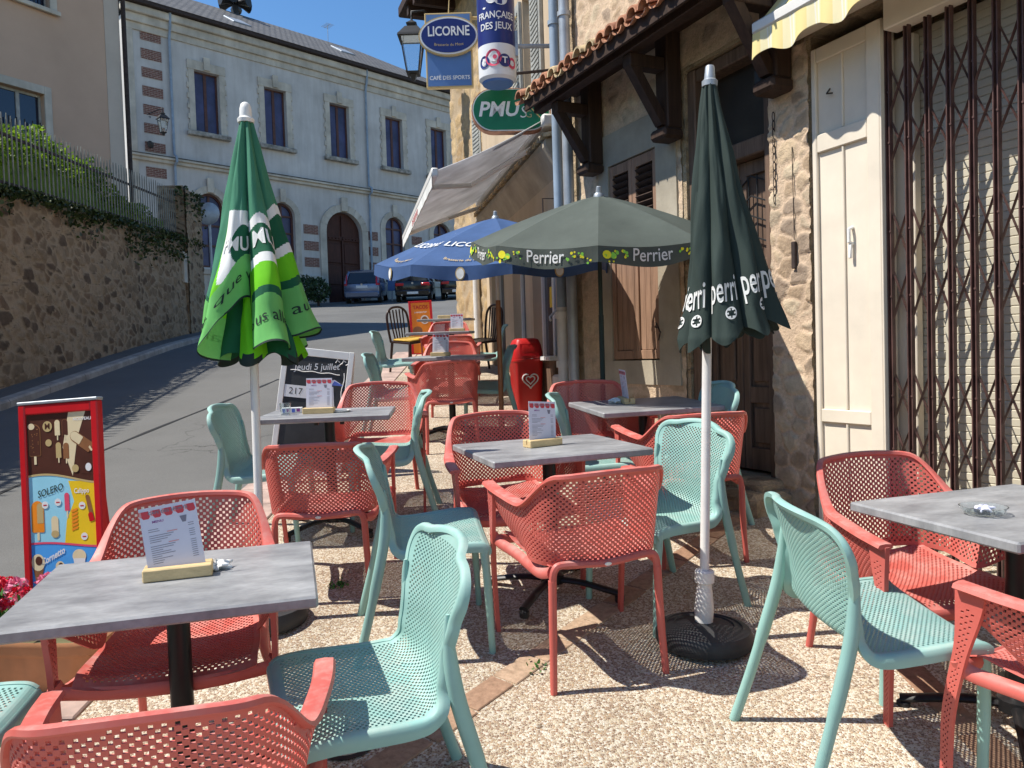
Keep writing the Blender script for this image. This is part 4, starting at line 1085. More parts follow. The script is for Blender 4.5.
b.tube([f(-.19+.02*i,.885+.004*math.sin(i),.0075) for i in range(19)],.003,4)
for k in range(6): b.tube([f(.13+.015*k,.97+.02*math.sin(2*k),.0075),f(.145+.015*k,.985+.02*math.cos(2*k),.0075)],.003,4)
b.tube([f(.20+.006*math.sin(i),.90-.03*i,.0075) for i in range(8)],.003,4)
b.build('chalk_writing',M['signwhite'],t)
b=MB(); b.box(-.217,.13,-.0095,-.0065,.685,.775,0); add_text(b,'217',.068,lambda x,y:f(x-.135,y+.73,.0105),1,bold=.0); b.build('number_strip',[M['signwhite'],M['chalk']],t)

# orange poster stand far away
t=thing('poster_stand','orange and yellow tacos poster stand with red frame behind dark chair','poster stand',T(-1.46,12.9,8,0,-.05)@Matrix.Rotation(R(-5),4,'X')@Matrix.Rotation(R(-2),4,'Y'))
b=MB(); W=.175
for s in (-1,1): b.bbox(s*W-.02,s*W+.02,-.015,.015,0,.98,.004)
b.bbox(-W+.02,W-.02,-.014,.014,0.95,.979,.004); b.bbox(-W+.02,W-.02,-.014,.014,.05,.10,.004); b.build('frame',M['signred'],t)
b=MB(); 
for s in (-1,1): b.tube([(s*.15,.02,.94),(s*.17,.35,.0)],.012,6)
b.build('stand',M['signred'],t)
b=MB(); b.box(-W+.02,W-.02,-.006,.006,.10,.95,0); f=flat(Matrix.Identity(4)); add_text(b,'TACOS',.085,lambda x,y:f(x*.9,y+.87,.008),1,bold=.03); add_text(b,'a emporter',.045,lambda x,y:f(x,y+.79,.008),2,bold=.02)
circ(b,f,.06,.66,.07,.075,2,.008); circ(b,f,.06,.66,.05,.055,3,.0088); circ(b,f,-.07,.48,.08,.07,3,.008); circ(b,f,.06,.35,.07,.05,2,.008); circ(b,f,.06,.35,.05,.035,1,.0088)
b.build('poster',[M['orangeprint'],M['signred'],M['signwhite'],M['brown']],t)

# red litter bin
t=thing('litter_bin','red plastic litter bin with a white heart, by the cafe window','bin',T(.155,8.2,14,.0,.03))
def sq(r,th,p=4): return r/((abs(math.cos(th))**p+abs(math.sin(th))**p)**(1/p))
def ring(z,rx,ry): return lambda th:(sq(1,th)*math.cos(th)*rx,sq(1,th)*math.sin(th)*ry,z)
def shell(rs,n=40):
    b=MB(); b.grid(lambda u,v:ring(*rs[min(len(rs)-1,int(round(v*(len(rs)-1))))])(2*PI*u),n,len(rs)-1,wrap=True)
    k=len(b.v); b.f.append(tuple(range(k-n,k))); b.m.append(0); b.f.append(tuple(range(n))); b.m.append(0); return b
shell([(0,.138,.138),(.01,.142,.142),(.50,.165,.165),(.51,.172,.172),(.53,.172,.172),(.535,.16,.16)]).build('bin_body',M['hbin'],t,35)
shell([(.536,.166,.166),(.60,.165,.165),(.68,.152,.150),(.735,.130,.120),(.75,.10,.09)]).build('lid',M['hbin'],t,35)
MB().grid(lambda u,v:((u*2-1)*.10,-.1665+.022*v-.004*math.sin(PI*u),.565+.125*v),8,6).build('flap',M['signred'],t)
b=MB()
def heart(s,z0,st,en,n=40):
    return [(s*.062*16*math.sin(a)**3/16,-.158-.008*((z0-.30)/.2)-.004,z0+s*.062*(13*math.cos(a)-5*math.cos(2*a)-2*math.cos(3*a)-math.cos(4*a))/16) for a in [st+(en-st)*i/n for i in range(n+1)]]
b.tube(heart(1.35,.31,.35,2*PI-.7),.0075,6); b.tube(heart(.75,.315,.5,2*PI-.2),.007,6); b.build('heart_emblem',M['signwhite'],t)

# flower trough with geraniums
t=thing('flower_trough','ribbed terracotta trough under the table corner, beside the road edge','planter',T(-1.93,2.95,-6,None,.035))
def tr(u,v):
    th=2*PI*u; p=6; rr=1/((abs(math.cos(th))**p+abs(math.sin(th))**p)**(1/p)); k=1+.018*math.cos(th*36)*(.15<v<.75)
    prof=[(0,.78),(.2,.82),(.72,.94),(.74,1.0),(.95,1.02),(1,.98)]
    for (a,x),(c,y) in zip(prof,prof[1:]):
        if a<=v<=c: s=lerp(x,y,(v-a)/(c-a)); break
    return (rr*math.cos(th)*.40*s*k,rr*math.sin(th)*.135*s*k,.21*v)
b=MB(); b.grid(tr,144,24,wrap=True); n=len(b.v); b.f.append(tuple(range(n-144,n))); b.m.append(1); b.build('trough',[M['terra'],M['dry']],t,40)
rr=random.Random(11)
def leaf(b,p,s,rr,mi=0):
    n=Vector((rr.gauss(0,1),rr.gauss(0,1),rr.gauss(0,1))).normalized(); a=n.orthogonal().normalized(); c=n.cross(a)
    th=rr.uniform(0,2*PI); u=a*math.cos(th)+c*math.sin(th); w=n.cross(u)
    b.add([p-u*s*.5,p+w*s*.34+n*s*.08,p+u*s*.6,p-w*s*.34+n*s*.08],[(0,1,2,3)],mi)
g=thing('geranium','red and pink geraniums in bloom growing in the terracotta trough','flowers',T(-1.93,2.95,-6,None,.035)@Matrix.Translation((0,0,.2)))
b=MB()
for i in range(420): leaf(b,Vector((min(.3,abs(rr.gauss(0,.22))-.38),rr.gauss(.03,.07),abs(rr.gauss(.03,.05)))),rr.uniform(.035,.07),rr)
b.build('foliage',M['gerleaf'],g)
for i in range(26):
    c=Vector((rr.uniform(-.38,.06),rr.gauss(.02,.08),rr.uniform(.06,.19))); pk=(i%5 in (0,3)); b=MB()
    if i>21: c.x=rr.uniform(.1,.36); c.z=rr.uniform(.0,.04)
    for q in range(46):
        d=Vector((rr.gauss(0,1),rr.gauss(0,1),rr.gauss(0,1))).normalized(); d.z=abs(d.z)*.8
        leaf(b,c+d*.036,.024,rr)
    b.tube([(c.x*.9,c.y*.6,0),tuple(c)],.003,5,1); b.build('flower_head',[M['petalpink' if pk else 'petalred'],M['gerleaf']],g)
# weeds in the paving
for x,y,lab,nn in [(-.875,3.74,'small green weed growing in the pebble paving near the green parasol foot',60),(.06,2.9,'tiny weed beside the brick line under the large coral armchair',14)]:
    rr=random.Random(int(abs(x)*100)); b=MB()
    for i in range(nn):
        a=rr.uniform(0,2*PI); r_=rr.uniform(.0,.055); p=Vector((r_*math.cos(a),r_*math.sin(a),rr.uniform(0,.022))); leaf(b,p,rr.uniform(.012,.024),rr)
    o=b.build('weed',M['gerleaf']); o.matrix_world=T(x,y,0,None,.03); tag(o,lab,'weed')
# ------------------------------------------------------------------ buildings: local x along the front, y outwards, z absolute height
def FM(x,y,ang): return Matrix.Translation((x,y,0))@Matrix.Rotation(R(90+ang),4,'Z')
def wall_with_holes(b,s0,s1,z0,z1,holes,o=0,dep=.2,mi=0):
    """front face cut into cells round rectangular holes, reveals going back by dep; arched holes get spandrels (5th value True)"""
    xs=sorted({s0,s1,*[h[0] for h in holes],*[h[1] for h in holes]}); zs=sorted({z0,z1,*[h[2] for h in holes],*[h[3] for h in holes]})
    for i in range(len(xs)-1):
        for j in range(len(zs)-1):
            cx,cz=(xs[i]+xs[i+1])/2,(zs[j]+zs[j+1])/2
            if any(h[0]<cx<h[1] and h[2]<cz<h[3] for h in holes): continue
            b.add([(xs[i],o,zs[j]),(xs[i+1],o,zs[j]),(xs[i+1],o,zs[j+1]),(xs[i],o,zs[j+1])],[(0,1,2,3)],mi)
    for h in holes:
        a,c,d,e=h[:4]
        if len(h)>4 and h[4]:
            r=(c-a)/2; cx=(a+c)/2; sp=e-r; n=16
            arc=[(cx+r*math.cos(PI*k/n),sp+r*math.sin(PI*k/n)) for k in range(n+1)]
            for p,q in zip(arc,arc[1:]):
                b.add([(p[0],o,p[1]),(q[0],o,q[1]),(q[0],o,e),(p[0],o,e)],[(0,1,2,3)],mi)
                b.add([(p[0],o,p[1]),(q[0],o,q[1]),(q[0],o-dep,q[1]),(p[0],o-dep,p[1])],[(0,1,2,3)],mi)
            top=sp
        else:
            top=e; b.add([(a,o,e),(c,o,e),(c,o-dep,e),(a,o-dep,e)],[(0,1,2,3)],mi)
        b.add([(a,o,d),(a,o,top),(a,o-dep,top),(a,o-dep,d)],[(0,1,2,3)],mi); b.add([(c,o,d),(c,o,top),(c,o-dep,top),(c,o-dep,d)],[(0,1,2,3)],mi)
        b.add([(a,o,d),(c,o,d),(c,o-dep,d),(a,o-dep,d)],[(0,1,2,3)],mi)
def body(b,s0,s1,z0,z1,dep,back,mi=0):
    """sides, back, top and an inner face closing the holes"""
    for s in (s0,s1): b.add([(s,0,z0),(s,0,z1),(s,-back,z1),(s,-back,z0)],[(0,1,2,3)],mi)
    b.add([(s0,-back,z0),(s1,-back,z0),(s1,-back,z1),(s0,-back,z1)],[(0,1,2,3)],mi)
    b.add([(s0,0,z1),(s1,0,z1),(s1,-back,z1),(s0,-back,z1)],[(0,1,2,3)],mi)
    b.add([(s0,-dep-.05,z0),(s1,-dep-.05,z0),(s1,-dep-.05,z1),(s0,-dep-.05,z1)],[(0,1,2,3)],mi)
def ring_arch(b,cx,sp,r0,r1,o0,o1,n=18,mi=0):
    for k in range(n):
        a0,a1=PI*k/n,PI*(k+1)/n; g=.012
        P=lambda r,a,o:(cx+r*math.cos(a),o,sp+r*math.sin(a))
        b.add([P(r0,a0,o1),P(r1,a0,o1),P(r1,a1-g*(k%2),o1),P(r0,a1-g*(k%2),o1)],[(0,1,2,3)],mi)
        b.add([P(r1,a0,o0),P(r1,a0,o1),P(r1,a1,o1),P(r1,a1,o0)],[(0,1,2,3)],mi)
        b.add([P(r0,a0,o0),P(r0,a0,o1),P(r0,a1,o1),P(r0,a1,o0)],[(0,1,2,3)],mi)

# ---------------- stone house with the canopy and the shop front
FX=FM(1.689,4.716,25.1)
H=thing('stone_house','honey stone house with tiled wooden canopy, old door and shuttered window','building',FX)
b=MB(); holes=[(.10,.93,.78,3.60),(1.27,1.93,1.55,3.16),(-4.4,-.225,.35,3.40)]
wall_with_holes(b,-4.5,2.76,-.3,9.5,holes,0,.22); body(b,-4.5,2.76,-.3,9.5,.22,6); b.build('wall',M['facade'],H)
inr=lambda s,z,q:q[0]-.02<s<q[1]+.02 and q[2]-.02<z<q[3]+.02
masonry('rubble_face',M['m_pier'],H,.11,2.42,.5,6.4,.17,.12,.010,lambda s,z:((s,.0,z),(0,1,0)),keep=lambda s,z:not(inr(s,z,(.08,.95,.5,3.60)) or (1.04<s<2.06 and 1.38<z<3.40)),res=.021,seed=3)
b=MB(); b.bbox(-.225,.098,-.2,.012,-.3,3.40,.02); pr=b.build('corner_pier',M['facade'],H); masonry('rubble_face',M['m_pier'],pr,-.222,.095,.4,3.38,.15,.11,.012,lambda s,z:((s,.012,z),(0,1,0)),res=.011,seed=5,edge=(.04,.17))
b=MB(); wall_with_holes(b,1.02,2.08,1.36,3.42,[(1.27,1.93,1.55,3.16)],.022,.022); b.add([(1.02,.022,1.36),(2.08,.022,1.36),(2.08,0,1.36),(1.02,0,1.36)],[(0,1,2,3)]); b.add([(1.02,.022,1.36),(1.02,.022,3.42),(1.02,0,3.42),(1.02,0,1.36)],[(0,1,2,3)]); b.add([(2.08,.022,1.36),(2.08,.022,3.42),(2.08,0,3.42),(2.08,0,1.36)],[(0,1,2,3)]); b.build('stucco_surround',M['stucco'],H)
# shutters: two leaves, louvres above, boards below
for a,c in ((1.275,1.598),(1.602,1.925)):
    b=MB(); o=.012
    b.bbox(a,a+.05,-.02,o,1.56,3.15,.004); b.bbox(c-.05,c,-.02,o,1.56,3.15,.004)
    for z0,z1 in ((1.5601,1.63),(2.46,2.54),(3.07,3.149)): b.bbox(a+.0505,c-.0505,-.019,o-.001,z0,z1,.003)
    sh=b.build('shutter',M['shutterw'],H)
    b=MB(); 
    for k in range(3): b.bbox(a+.052+k*(c-a-.104)/3,a+.05+(k+1)*(c-a-.104)/3,-.015,-.002,1.632,2.458,.003)
    b.build('boards',M['shutterw'],sh)
    b=MB(); z=2.56
    while z<3.05: b.box(a+.051,c-.051,-.005,.005,-.028,.028,0,Matrix.Translation((0,-.006,z))@Matrix.Rotation(R(-52),4,'X')); z+=.052
    b.build('louvres',M['darkwood'],sh)
b=MB(); b.tube([(1.28,.02,1.80),(1.28,.05,1.80),(1.25,.06,1.83),(1.22,.05,1.76),(1.25,.045,1.70)],.006,5); b.build('shutter_stay',M['rust'],H)
# upper shutter over the canopy
b=MB(); b.bbox(1.0,1.36,.002,.04,4.78,6.2,.006); b.bbox(1.37,1.73,.002,.04,4.78,6.2,.006)
z=4.9
while z<6.1: b.box(1.03,1.33,.041,.046,z,z+.035); b.box(1.40,1.70,.041,.046,z,z+.035); z+=.07
b.build('shutter',M['shutterw'],H)
# door
b=MB(); 
for a,c in ((.10,.185),(.845,.93)): b.bbox(a,c,-.20,-.02,.78,3.59,.008)
b.bbox(.186,.844,-.19,-.03,2.86,2.97,.008); b.bbox(.186,.844,-.19,-.03,3.50,3.589,.008)
fr=b.build('door_frame',M['wood2'],H)
b=MB().box(.187,.843,-.17,-.155,2.971,3.499); b.build('transom_pane',M['oldglass'],fr)
D=MB(); D.box(.187,.843,-.19,-.14,.80,2.859); D.build('door',M['wood2'],H); dr=bpy.data.objects['door']
for a,c in ((.19,.512),(.518,.84)):
    b=MB()
    b.bbox(a,a+.06,-.139,-.115,.80,2.855,.004); b.bbox(c-.06,c,-.139,-.115,.80,2.855,.004)
    for z0,z1 in ((.801,.95),(1.25,1.36),(2.10,2.20),(2.76,2.854)): b.bbox(a+.0605,c-.0605,-.139,-.116,z0,z1,.004)
    for z0,z1 in ((.98,1.22),(1.39,2.07)): b.bbox(a+.085,c-.085,-.139,-.122,z0,z1,.012)
    b.build('door_leaf',M['wood2'],dr)
b=MB(); 
for k in range(7): b.box(.26+.08*k,.268+.08*k,-.112,-.106,2.22,2.75)
for k in range(4): b.tube([(.25,-.108,2.3+.13*k),(.40,-.108,2.36+.13*k),(.51,-.108,2.3+.13*k),(.62,-.108,2.36+.13*k),(.79,-.108,2.3+.13*k)],.006,5)
b.build('iron_guard',M['black'],dr)
MB().lathe([(0,0),(.02,0),(.03,.03),(.02,.05),(0,.055)],14,M=Matrix.Translation((.55,-.115,1.75))@Matrix.Rotation(R(-90),4,'X')).build('handle',M['rust'],dr)
b=MB(); b.bbox(.02,.98,.0,.22,.3,.80,.025); b.bbox(-.05,.30,.0,.34,.3,.74,.03); b.build('door_step',M['pier'],H)
# canopy
b=MB()
b.bbox(-.18,2.39,.37,.46,3.69,3.80,.006); b.bbox(-.18,2.38,.03,.13,3.87,3.972,.006)
b.prism([(.0,4.00),(.64,3.735),(.64,3.755),(.0,4.025)],-.2,2.47,'yz') if False else None
b.add([(-.19,.0,3.975),(2.40,.0,3.975),(2.40,.52,3.775),(-.19,.52,3.775),(-.19,.0,4.0),(2.40,.0,4.0),(2.40,.52,3.80),(-.19,.52,3.80)],[(0,1,2,3),(4,5,6,7),(0,1,5,4),(2,3,7,6),(0,3,7,4),(1,2,6,5)])
b.bbox(-.19,2.40,.522,.545,3.70,3.795,.004)
canopy=b.build('canopy',M['darkwood'],H)
for s in (-.04,1.0,2.06):
    k=MB(); k.bbox(s-.07,s+.07,.024,.15,3.20,3.898,.008); k.bbox(s-.05,s+.05,.151,.44,3.60,3.689,.006)
    k.add([(s-.04,.10,3.22),(s+.04,.10,3.22),(s+.04,.18,3.22),(s-.04,.18,3.22),(s-.04,.36,3.61),(s+.04,.36,3.61),(s+.04,.44,3.61),(s-.04,.44,3.61)],[(0,1,2,3),(4,5,6,7),(0,1,5,4),(1,2,6,5),(2,3,7,6),(3,0,4,7)])
    k.bbox(s-.09,s+.09,.024,.20,3.12,3.199,.02); k.build('bracket',M['darkwood'],canopy)
b=MB(); rr=random.Random(2); s=-.15
def halft(b,s,w,o0,z0,o1,z1,up,mi,n=8):
    vs=[]
    for (o,z,k) in ((o0,z0,1),(o1,z1,1.12)):
        for r_ in (w*k,w*k-.014):
            for i in range(n+1):
                a=PI*i/n; vs.append((s+r_*math.cos(a),o,z+(r_*math.sin(a) if up else -r_*math.sin(a)*.7)))
    m=n+1; fs=[]
    for i in range(n):
        fs+=[(i,i+1,2*m+i+1,2*m+i),(m+i,m+i+1,3*m+i+1,3*m+i),(2*m+i,2*m+i+1,3*m+i+1,3*m+i),(i,i+1,m+i+1,m+i)]
    b.add(vs,fs,mi)
while s<2.40:
    for row,(o0,o1) in enumerate(((.02,.33),(.27,.60))):
        j=rr.uniform(-.008,.008); zz=lambda o:3.985-.365*o
        halft(b,s+j,.056,o0,zz(o0)+.035,o1+rr.uniform(-.015,.015),zz(o1)+.035+rr.uniform(-.006,.006),True,1 if rr.random()<.3 else 0)
        halft(b,s+.07+j,.054,o0,zz(o0)+.042,o1-.02,zz(o1)+.042,False,1 if rr.random()<.25 else 0)
    s+=.14
b.build('roof_tiles',[M['tile'],M['lichen']],canopy,50)
# shop front
b=MB(); a,c=-.699,-.240
b.bbox(a,c,-.10,-.002,.55,3.32,.006)
for s0,s1 in ((a,a+.085),(c-.035,c),): b.bbox(s0+.001,s1-.001,-.0015,.020,.56,3.31,.005)
for z0,z1 in ((.561,.70),(1.175,1.25),(2.72,2.82),(3.23,3.309)): b.bbox(a+.0855,c-.0355,-.0015,.018,z0,z1,.004)
for z0,z1 in ((.70,1.175),(1.25,2.72),(2.82,3.23)): b.bbox(-.455,-.443,-.0015,.012,z0+.002,z1-.002,.003)
pb=b.build('shutter_box',M['creampaint'],H)
b=MB(); b.tube([(-.50,.0,2.17),(-.50,.03,2.18),(-.50,.03,2.25),(-.50,.0,2.26)],.010,8); b.bbox(-.509,-.491,.012,.03,2.09,2.168,.003); b.build('bolt',M['white'],pb,40)
b=MB(); b.tube([(-.36,.0,3.06),(-.36,.025,3.03),(-.40,.026,3.02)],.005,5); b.build('hook',M['rust'],pb)
b=MB(); b.bbox(-.709,-.6995,-.06,.022,.40,3.30,.002); b.bbox(-4.4,-.745,-.06,.045,3.225,3.40,.006); b.bbox(-4.42,-.12,.019,.10,3.402,3.62,.008); b.bbox(-4.42,-.12,.019,.07,3.622,3.80,.006); b.build('shop_fascia',M['creampaint'],H)
b=MB(); z=.42; n=0
while z<3.22:
    b.add([(-3.6,-.175,z),(-.73,-.175,z),(-.73,-.1715,z+.004),(-3.6,-.1715,z+.004),(-.73,-.1705,z+.036),(-3.6,-.1705,z+.036),(-.73,-.175,z+.0395),(-3.6,-.175,z+.0395)],[(0,1,2,3),(3,2,4,5),(5,4,6,7)]); z+=.041
b.box(-3.6,-.80,-.2,-.178,.4,3.22)
rs=b.build('roller_shutter',M['slats'],H,25)
b=MB(); b.bbox(-.80,-.58,-.16,-.11,.4,3.22,.004); b.build('shutter_guide',M['creampaint'],rs); b=MB(); b.bbox(-.965,-.945,-.157,-.13,.4,3.22,.003); b.build('mullion',M['slats'],rs)
g=MB(); S0=-.724; pitch=.1135; npost=24
for k in range(npost):
    s=S0-k*pitch; g.box(s-.0135,s-.008,-.030,-.004,.46,3.262); g.box(s+.008,s+.0135,-.030,-.004,.46,3.262); g.box(s-.0078,s+.0078,-.030,-.025,.461,3.261)
    for z in (2.92,2.66,2.2,1.86,1.34,1.06): g.lathe([(0,0),(.006,0),(.006,.005),(0,.005)],6,M=Matrix.Translation((s-.011,-.005,z))@Matrix.Rotation(R(-90),4,'X'))
    if k<npost-1:
        for zc,hh in ((2.93,.135),(2.665,.125),(2.175,.15),(1.865,.15),(1.335,.14),(1.06,.135),(.78,.14)):
            for sg,oo in ((1,-.018),(-1,-.026)):
                g.tube([(s,oo,zc-sg*hh*1.0),(s-pitch,oo,zc+sg*hh*1.0)],.011,4,flat=(.3,1.0))
gr=g.build('folding_grille',M['brownmetal'],H)
b=MB(); b.bbox(-4.4,-.20,.0,.30,.1,.50,.02); b.build('shop_step',M['moss'],H)
# striped awning over the shop
b=MB(); b.bbox(-4.4,-.105,.285,.335,3.405,3.475,.012); aw=b.build('awning',M['white_metal'],H,40)
b=MB(); 
def val(u,v):
    s=lerp(-4.4,-.11,u); sc=.5+.5*math.cos(2*PI*s/.34+.6); return (s,.325+.012*math.sin(2*PI*s/.17)*v,3.42-v*(.125+.055*sc))
b.grid(val,260,6); b.grid(lambda u,v:(lambda q:(q[0],q[1]-.004,q[2]))(val(u,v)),260,6); b.grid(lambda u,v:(lerp(-4.4,-.11,u),lerp(.072,.30,v),lerp(3.70,3.455,v)),4,4); b.grid(lambda u,v:(lerp(-4.4,-.11,u),lerp(.072,.30,v),lerp(3.694,3.449,v)),4,4)
b.build('canvas',M['yawn'],aw,50)
# small ironwork on the pier
b=MB()
for k in range(11): 
    z=3.02-.05*k; n=10; b.tube([(.045+(.010*math.cos(2*PI*i/n) if k%2 else 0),.03+(0 if k%2 else .010*math.cos(2*PI*i/n)),z+.03*math.sin(2*PI*i/n)) for i in range(n+1)],.0035,4)
b.build('chain',M['rust'],H)
b=MB(); b.tube([(-.10,.03,2.8),(-.105,.03,2.25)],.003,4); b.bbox(-.12,-.09,.02,.045,2.08,2.24,.004); b.build('pull_cord',M['rust'],H)
b=MB(); b.bbox(-.08,.09,.02,.15,3.17,3.30,.02); b.build('lamp_box',M['black'],H)
# downpipes
for s,mt,r in ((2.47,'grey',.048),(2.66,'greyb',.045)):
    b=MB(); zb=2.0 if s>2.6 else .7; b.tube([(s,.09,zb),(s,.09,9.3)],r,14)
    for z in (2.4,4.6,6.8): b.lathe([(r,z),(r+.012,z),(r+.012,z+.04),(r,z+.04)],14,cx=s,cy=.09)
    dp=b.build('downpipe',M[mt],H,40)
    if s>2.6:
        b=MB(); b.tube([(s,.09,.7),(s,.09,2.05)],r*1.12,14); 
        for z in (1.5,1.95): b.lathe([(r,z),(r+.022,z),(r+.022,z+.06),(r,z+.06)],14,cx=s,cy=.09)
        b.build('lower_pipe',M['whitep'],dp,40)
b=MB(); b.bbox(2.2,2.40,.0,.16,.5,1.16,.02); b.build('stone_base',M['whitep'],H)

# ---------------- cream cafe house
CX=FM(.62,7.25,12)
H=thing('cafe_house','cream rendered cafe house with grey louvred shutter and service window','building',CX)
b=MB(); holes=[(.68,1.68,1.30,2.80),(2.05,2.75,1.15,2.85),(1.30,1.78,3.95,5.7),(3.3,4.2,1.2,2.9)]
wall_with_holes(b,-.12,4.6,-.2,9.5,holes,0,.2); body(b,-.12,4.6,-.2,9.5,.2,5); b.build('wall',M['cream'],H)
def sash(a,c,z0,z1,par,mt='white',gl='glass',n=2,name='window',o=-.12):
    b=MB(); fw=.05 if name=='window' and mt!='winwood' else .085; b.bbox(a,a+fw,o-.04,o+.02,z0,z1,.004); b.bbox(c-fw,c,o-.04,o+.02,z0,z1,.004); b.bbox(a+fw+.0005,c-fw-.0005,o-.039,o+.019,z0,z0+.06,.004); b.bbox(a+fw+.0005,c-fw-.0005,o-.039,o+.019,z1-.06,z1,.004)
    for k in range(1,n): x=lerp(a,c,k/n); b.bbox(x-fw*.8,x+fw*.8,o-.038,o+.018,z0+.061,z1-.061,.004)
    f=b.build(name,M[mt],par); MB().box(a+.05,c-.05,o-.02,o-.012,z0+.06,z1-.06).build('pane',M[gl],f); return f
f=sash(.68,1.68,1.30,2.80,H,'white_metal'); 
MB().box(1.30,1.42,-.131,-.1305,2.15,2.38).build('sticker',M['sunprint'],f); b=MB(); b.tube([(1.0,-.09,2.1),(.95,.0,2.02),(.85,.02,1.98)],.012,6); b.build('handle',M['white'],f)
sash(2.05,2.75,1.15,2.85,H,'white_metal'); sash(3.3,4.2,1.2,2.9,H,'white_metal'); sash(1.30,1.78,3.95,5.7,H,'white')
for a,c in ((.86,1.28),(1.80,2.22)):
    b=MB(); b.bbox(a,c,.002,.045,3.93,5.7,.006); z=4.02
    while z<5.6: b.box(a+.05,c-.05,.046,.056,z,z+.03); z+=.055
    b.build('louvred_shutter',M['wiregrey'],H)
b=MB();  b.bbox(.56,1.25,.001,.08,.8,1.56,.01); ct=b.build('counter',M['wood2'],H); MB().bbox(.50,1.30,.0,.14,1.561,1.61,.008).build('counter_top',M['signwhite'],ct)
b=MB(); b.bbox(.03,.60,.0,.09,.6,1.42,.02); b.build('white_plinth',M['whitep'],H)
b=MB(); b.bbox(.28,.56,.001,.018,1.90,2.62,.003); ps=b.build('notice_board',M['greenprint'],H); b=MB(); b.box(.31,.53,.0185,.0195,2.30,2.58,0); b.box(.31,.53,.0185,.0195,2.12,2.28,1); b.box(.31,.53,.0185,.0195,1.94,2.10,0); b.build('notice',[M['signwhite'],M['pinkprint']],ps)
b=MB()
b.add([(.35,.0,3.40),(4.58,.0,3.40),(4.58,.15,3.66),(.35,.15,3.66),(.35,.0,3.72),(4.58,.0,3.72),(4.58,.15,3.72),(.35,.15,3.72)],[(0,1,2,3),(4,5,6,7),(2,3,7,6),(0,3,7,4),(1,2,6,5)]); cr=b.build('cornice',M['stucco'],H)
b=MB(); s=.36
while s<4.5: halft(b,s,.05,.02,3.76,.19,3.72,True,1 if int(s*20)%3 else 0); s+=.11
b.build('cornice_tiles',[M['stucco'],M['lichen']],cr,50)
b=MB(); b.tube([(.15,.02,2.6),(.15,.25,2.6),(.15,.25,3.1),(.15,.02,3.1)],.008,5); b.tube([(.15,.25,2.9),(.28,.30,2.75),(.05,.30,2.70)],.006,5); b.build('iron_hook',M['rust'],H)
# grey awning of the cafe
A=thing('awning','grey retractable awning with folding arms reaching over the blue parasol','awning',CX)
z0w,z1f=3.95,3.42; of=1.22; s0,s1=.50,4.45
b=MB(); b.bbox(s0-.05,s1+.05,.02,.15,3.88,4.00,.02); b.build('cassette',M['white_metal'],A,40)
sag=lambda u,v:(lerp(s0,s1,u),lerp(.12,of,v),lerp(z0w,z1f,v)-.03*math.sin(PI*v))
b=MB(); b.grid(sag,10,10); b.grid(lambda u,v:tuple(Vector(sag(u,v))+Vector((0,0,.006))),10,10); b.build('canvas',M['awngrey'],A,60)
b=MB(); b.bbox(s0-.03,s1+.03,of-.03,of+.04,3.37,3.45,.012); fb=b.build('front_bar',M['white_metal'],A,40)
b=MB(); b.grid(lambda u,v:(lerp(s0,s1,u),of+.03,3.38-v*(.11+.004*math.sin(u*60))),90,3); b.grid(lambda u,v:(lerp(s0,s1,u),of+.036,3.38-v*(.11+.004*math.sin(u*60))),90,3); vl=b.build('valance',M['clothwhite'],A)
b=MB(); add_text(b,'CAFE DES SPORTS',.10,lambda x,y:(2.4-x,of+.039,3.315+y),0); b.build('lettering',M['signred'],vl)
for s,sg in ((1.0,1),(4.1,-1)):
    b=MB(); b.tube([(s,.13,3.80),(s+sg*.55,.70,3.53),(s+sg*.1,of-.03,3.40)],.028,8); b.build('folding_arm',M['white_metal'],A,40)
# stone gable beyond
GX=FM(-.285,11.76,20)
H=thing('corner_house','tall sandstone house corner behind the hanging signs','building',GX)
b=MB(); wall_with_holes(b,.0,1.83,-.2,9.0,[],0,.2); body(b,0,1.83,-.2,9.0,.2,5); b.build('wall',M['ashlar'],H); masonry('stone_face',M['m_ashlar'],H,.0,1.8,1.2,7.4,.42,.26,.02,lambda s,z:((s,.0,z),(0,1,0)),res=.04,seed=21,edge=(.02,.10))
b=MB(); b.bbox(-.6,2.35,-.5,.75,7.62,7.80,.02); 
for k in range(5): b.bbox(.0+.45*k,.1+.45*k,.0,.7,7.45,7.619,.006)
b.build('eaves',M['darkwood'],H)
b=MB().bbox(.15,.55,.002,.04,4.6,5.6,.006); z=4.66
while z<5.55: b.box(.19,.51,.041,.05,z,z+.03); z+=.06
b.build('louvred_shutter',M['wiregrey'],H)
b=MB(); b.tube([(.45,.08,1.2),(.45,.08,3.6)],.055,12); b.build('downpipe',M['whitep'],H,40)

# ---------------- hanging signs
def tube_text(cx,cy,r,z): return lambda x,y:(cx+(r+.003)*math.sin(x/r),cy-(r+.003)*math.cos(x/r),z+y)
t=thing('lottery_sign','navy and white drum-shaped lottery sign hanging on a bracket','sign',Matrix.Translation((-.045,7.40,0)))
b=MB(); b.lathe([(0,4.52),(.178,4.52),(.178,5.7),(0,5.7)],48); dr=b.build('drum',M['navy'],t,40)
b=MB(); b.lathe([(.150,4.21),(.176,4.235),(.178,4.26),(.1785,4.5195),(.15,4.5195)],48); wd=b.build('white_drum',M['signwhite'],t,40)
b=MB(); b.lathe([(0,4.19),(.14,4.19),(.150,4.2095),(0,4.2095)],32); b.build('drum_foot',M['signblue'],t,40)
b=MB(); add_text(b,'FRANÇAISE',.088,lambda x,y:tube_text(0,0,.178,4.775)(x*.84,y),0,bold=.015); add_text(b,'DES JEUX',.088,lambda x,y:tube_text(0,0,.178,4.675)(x*.9,y),0,bold=.015)
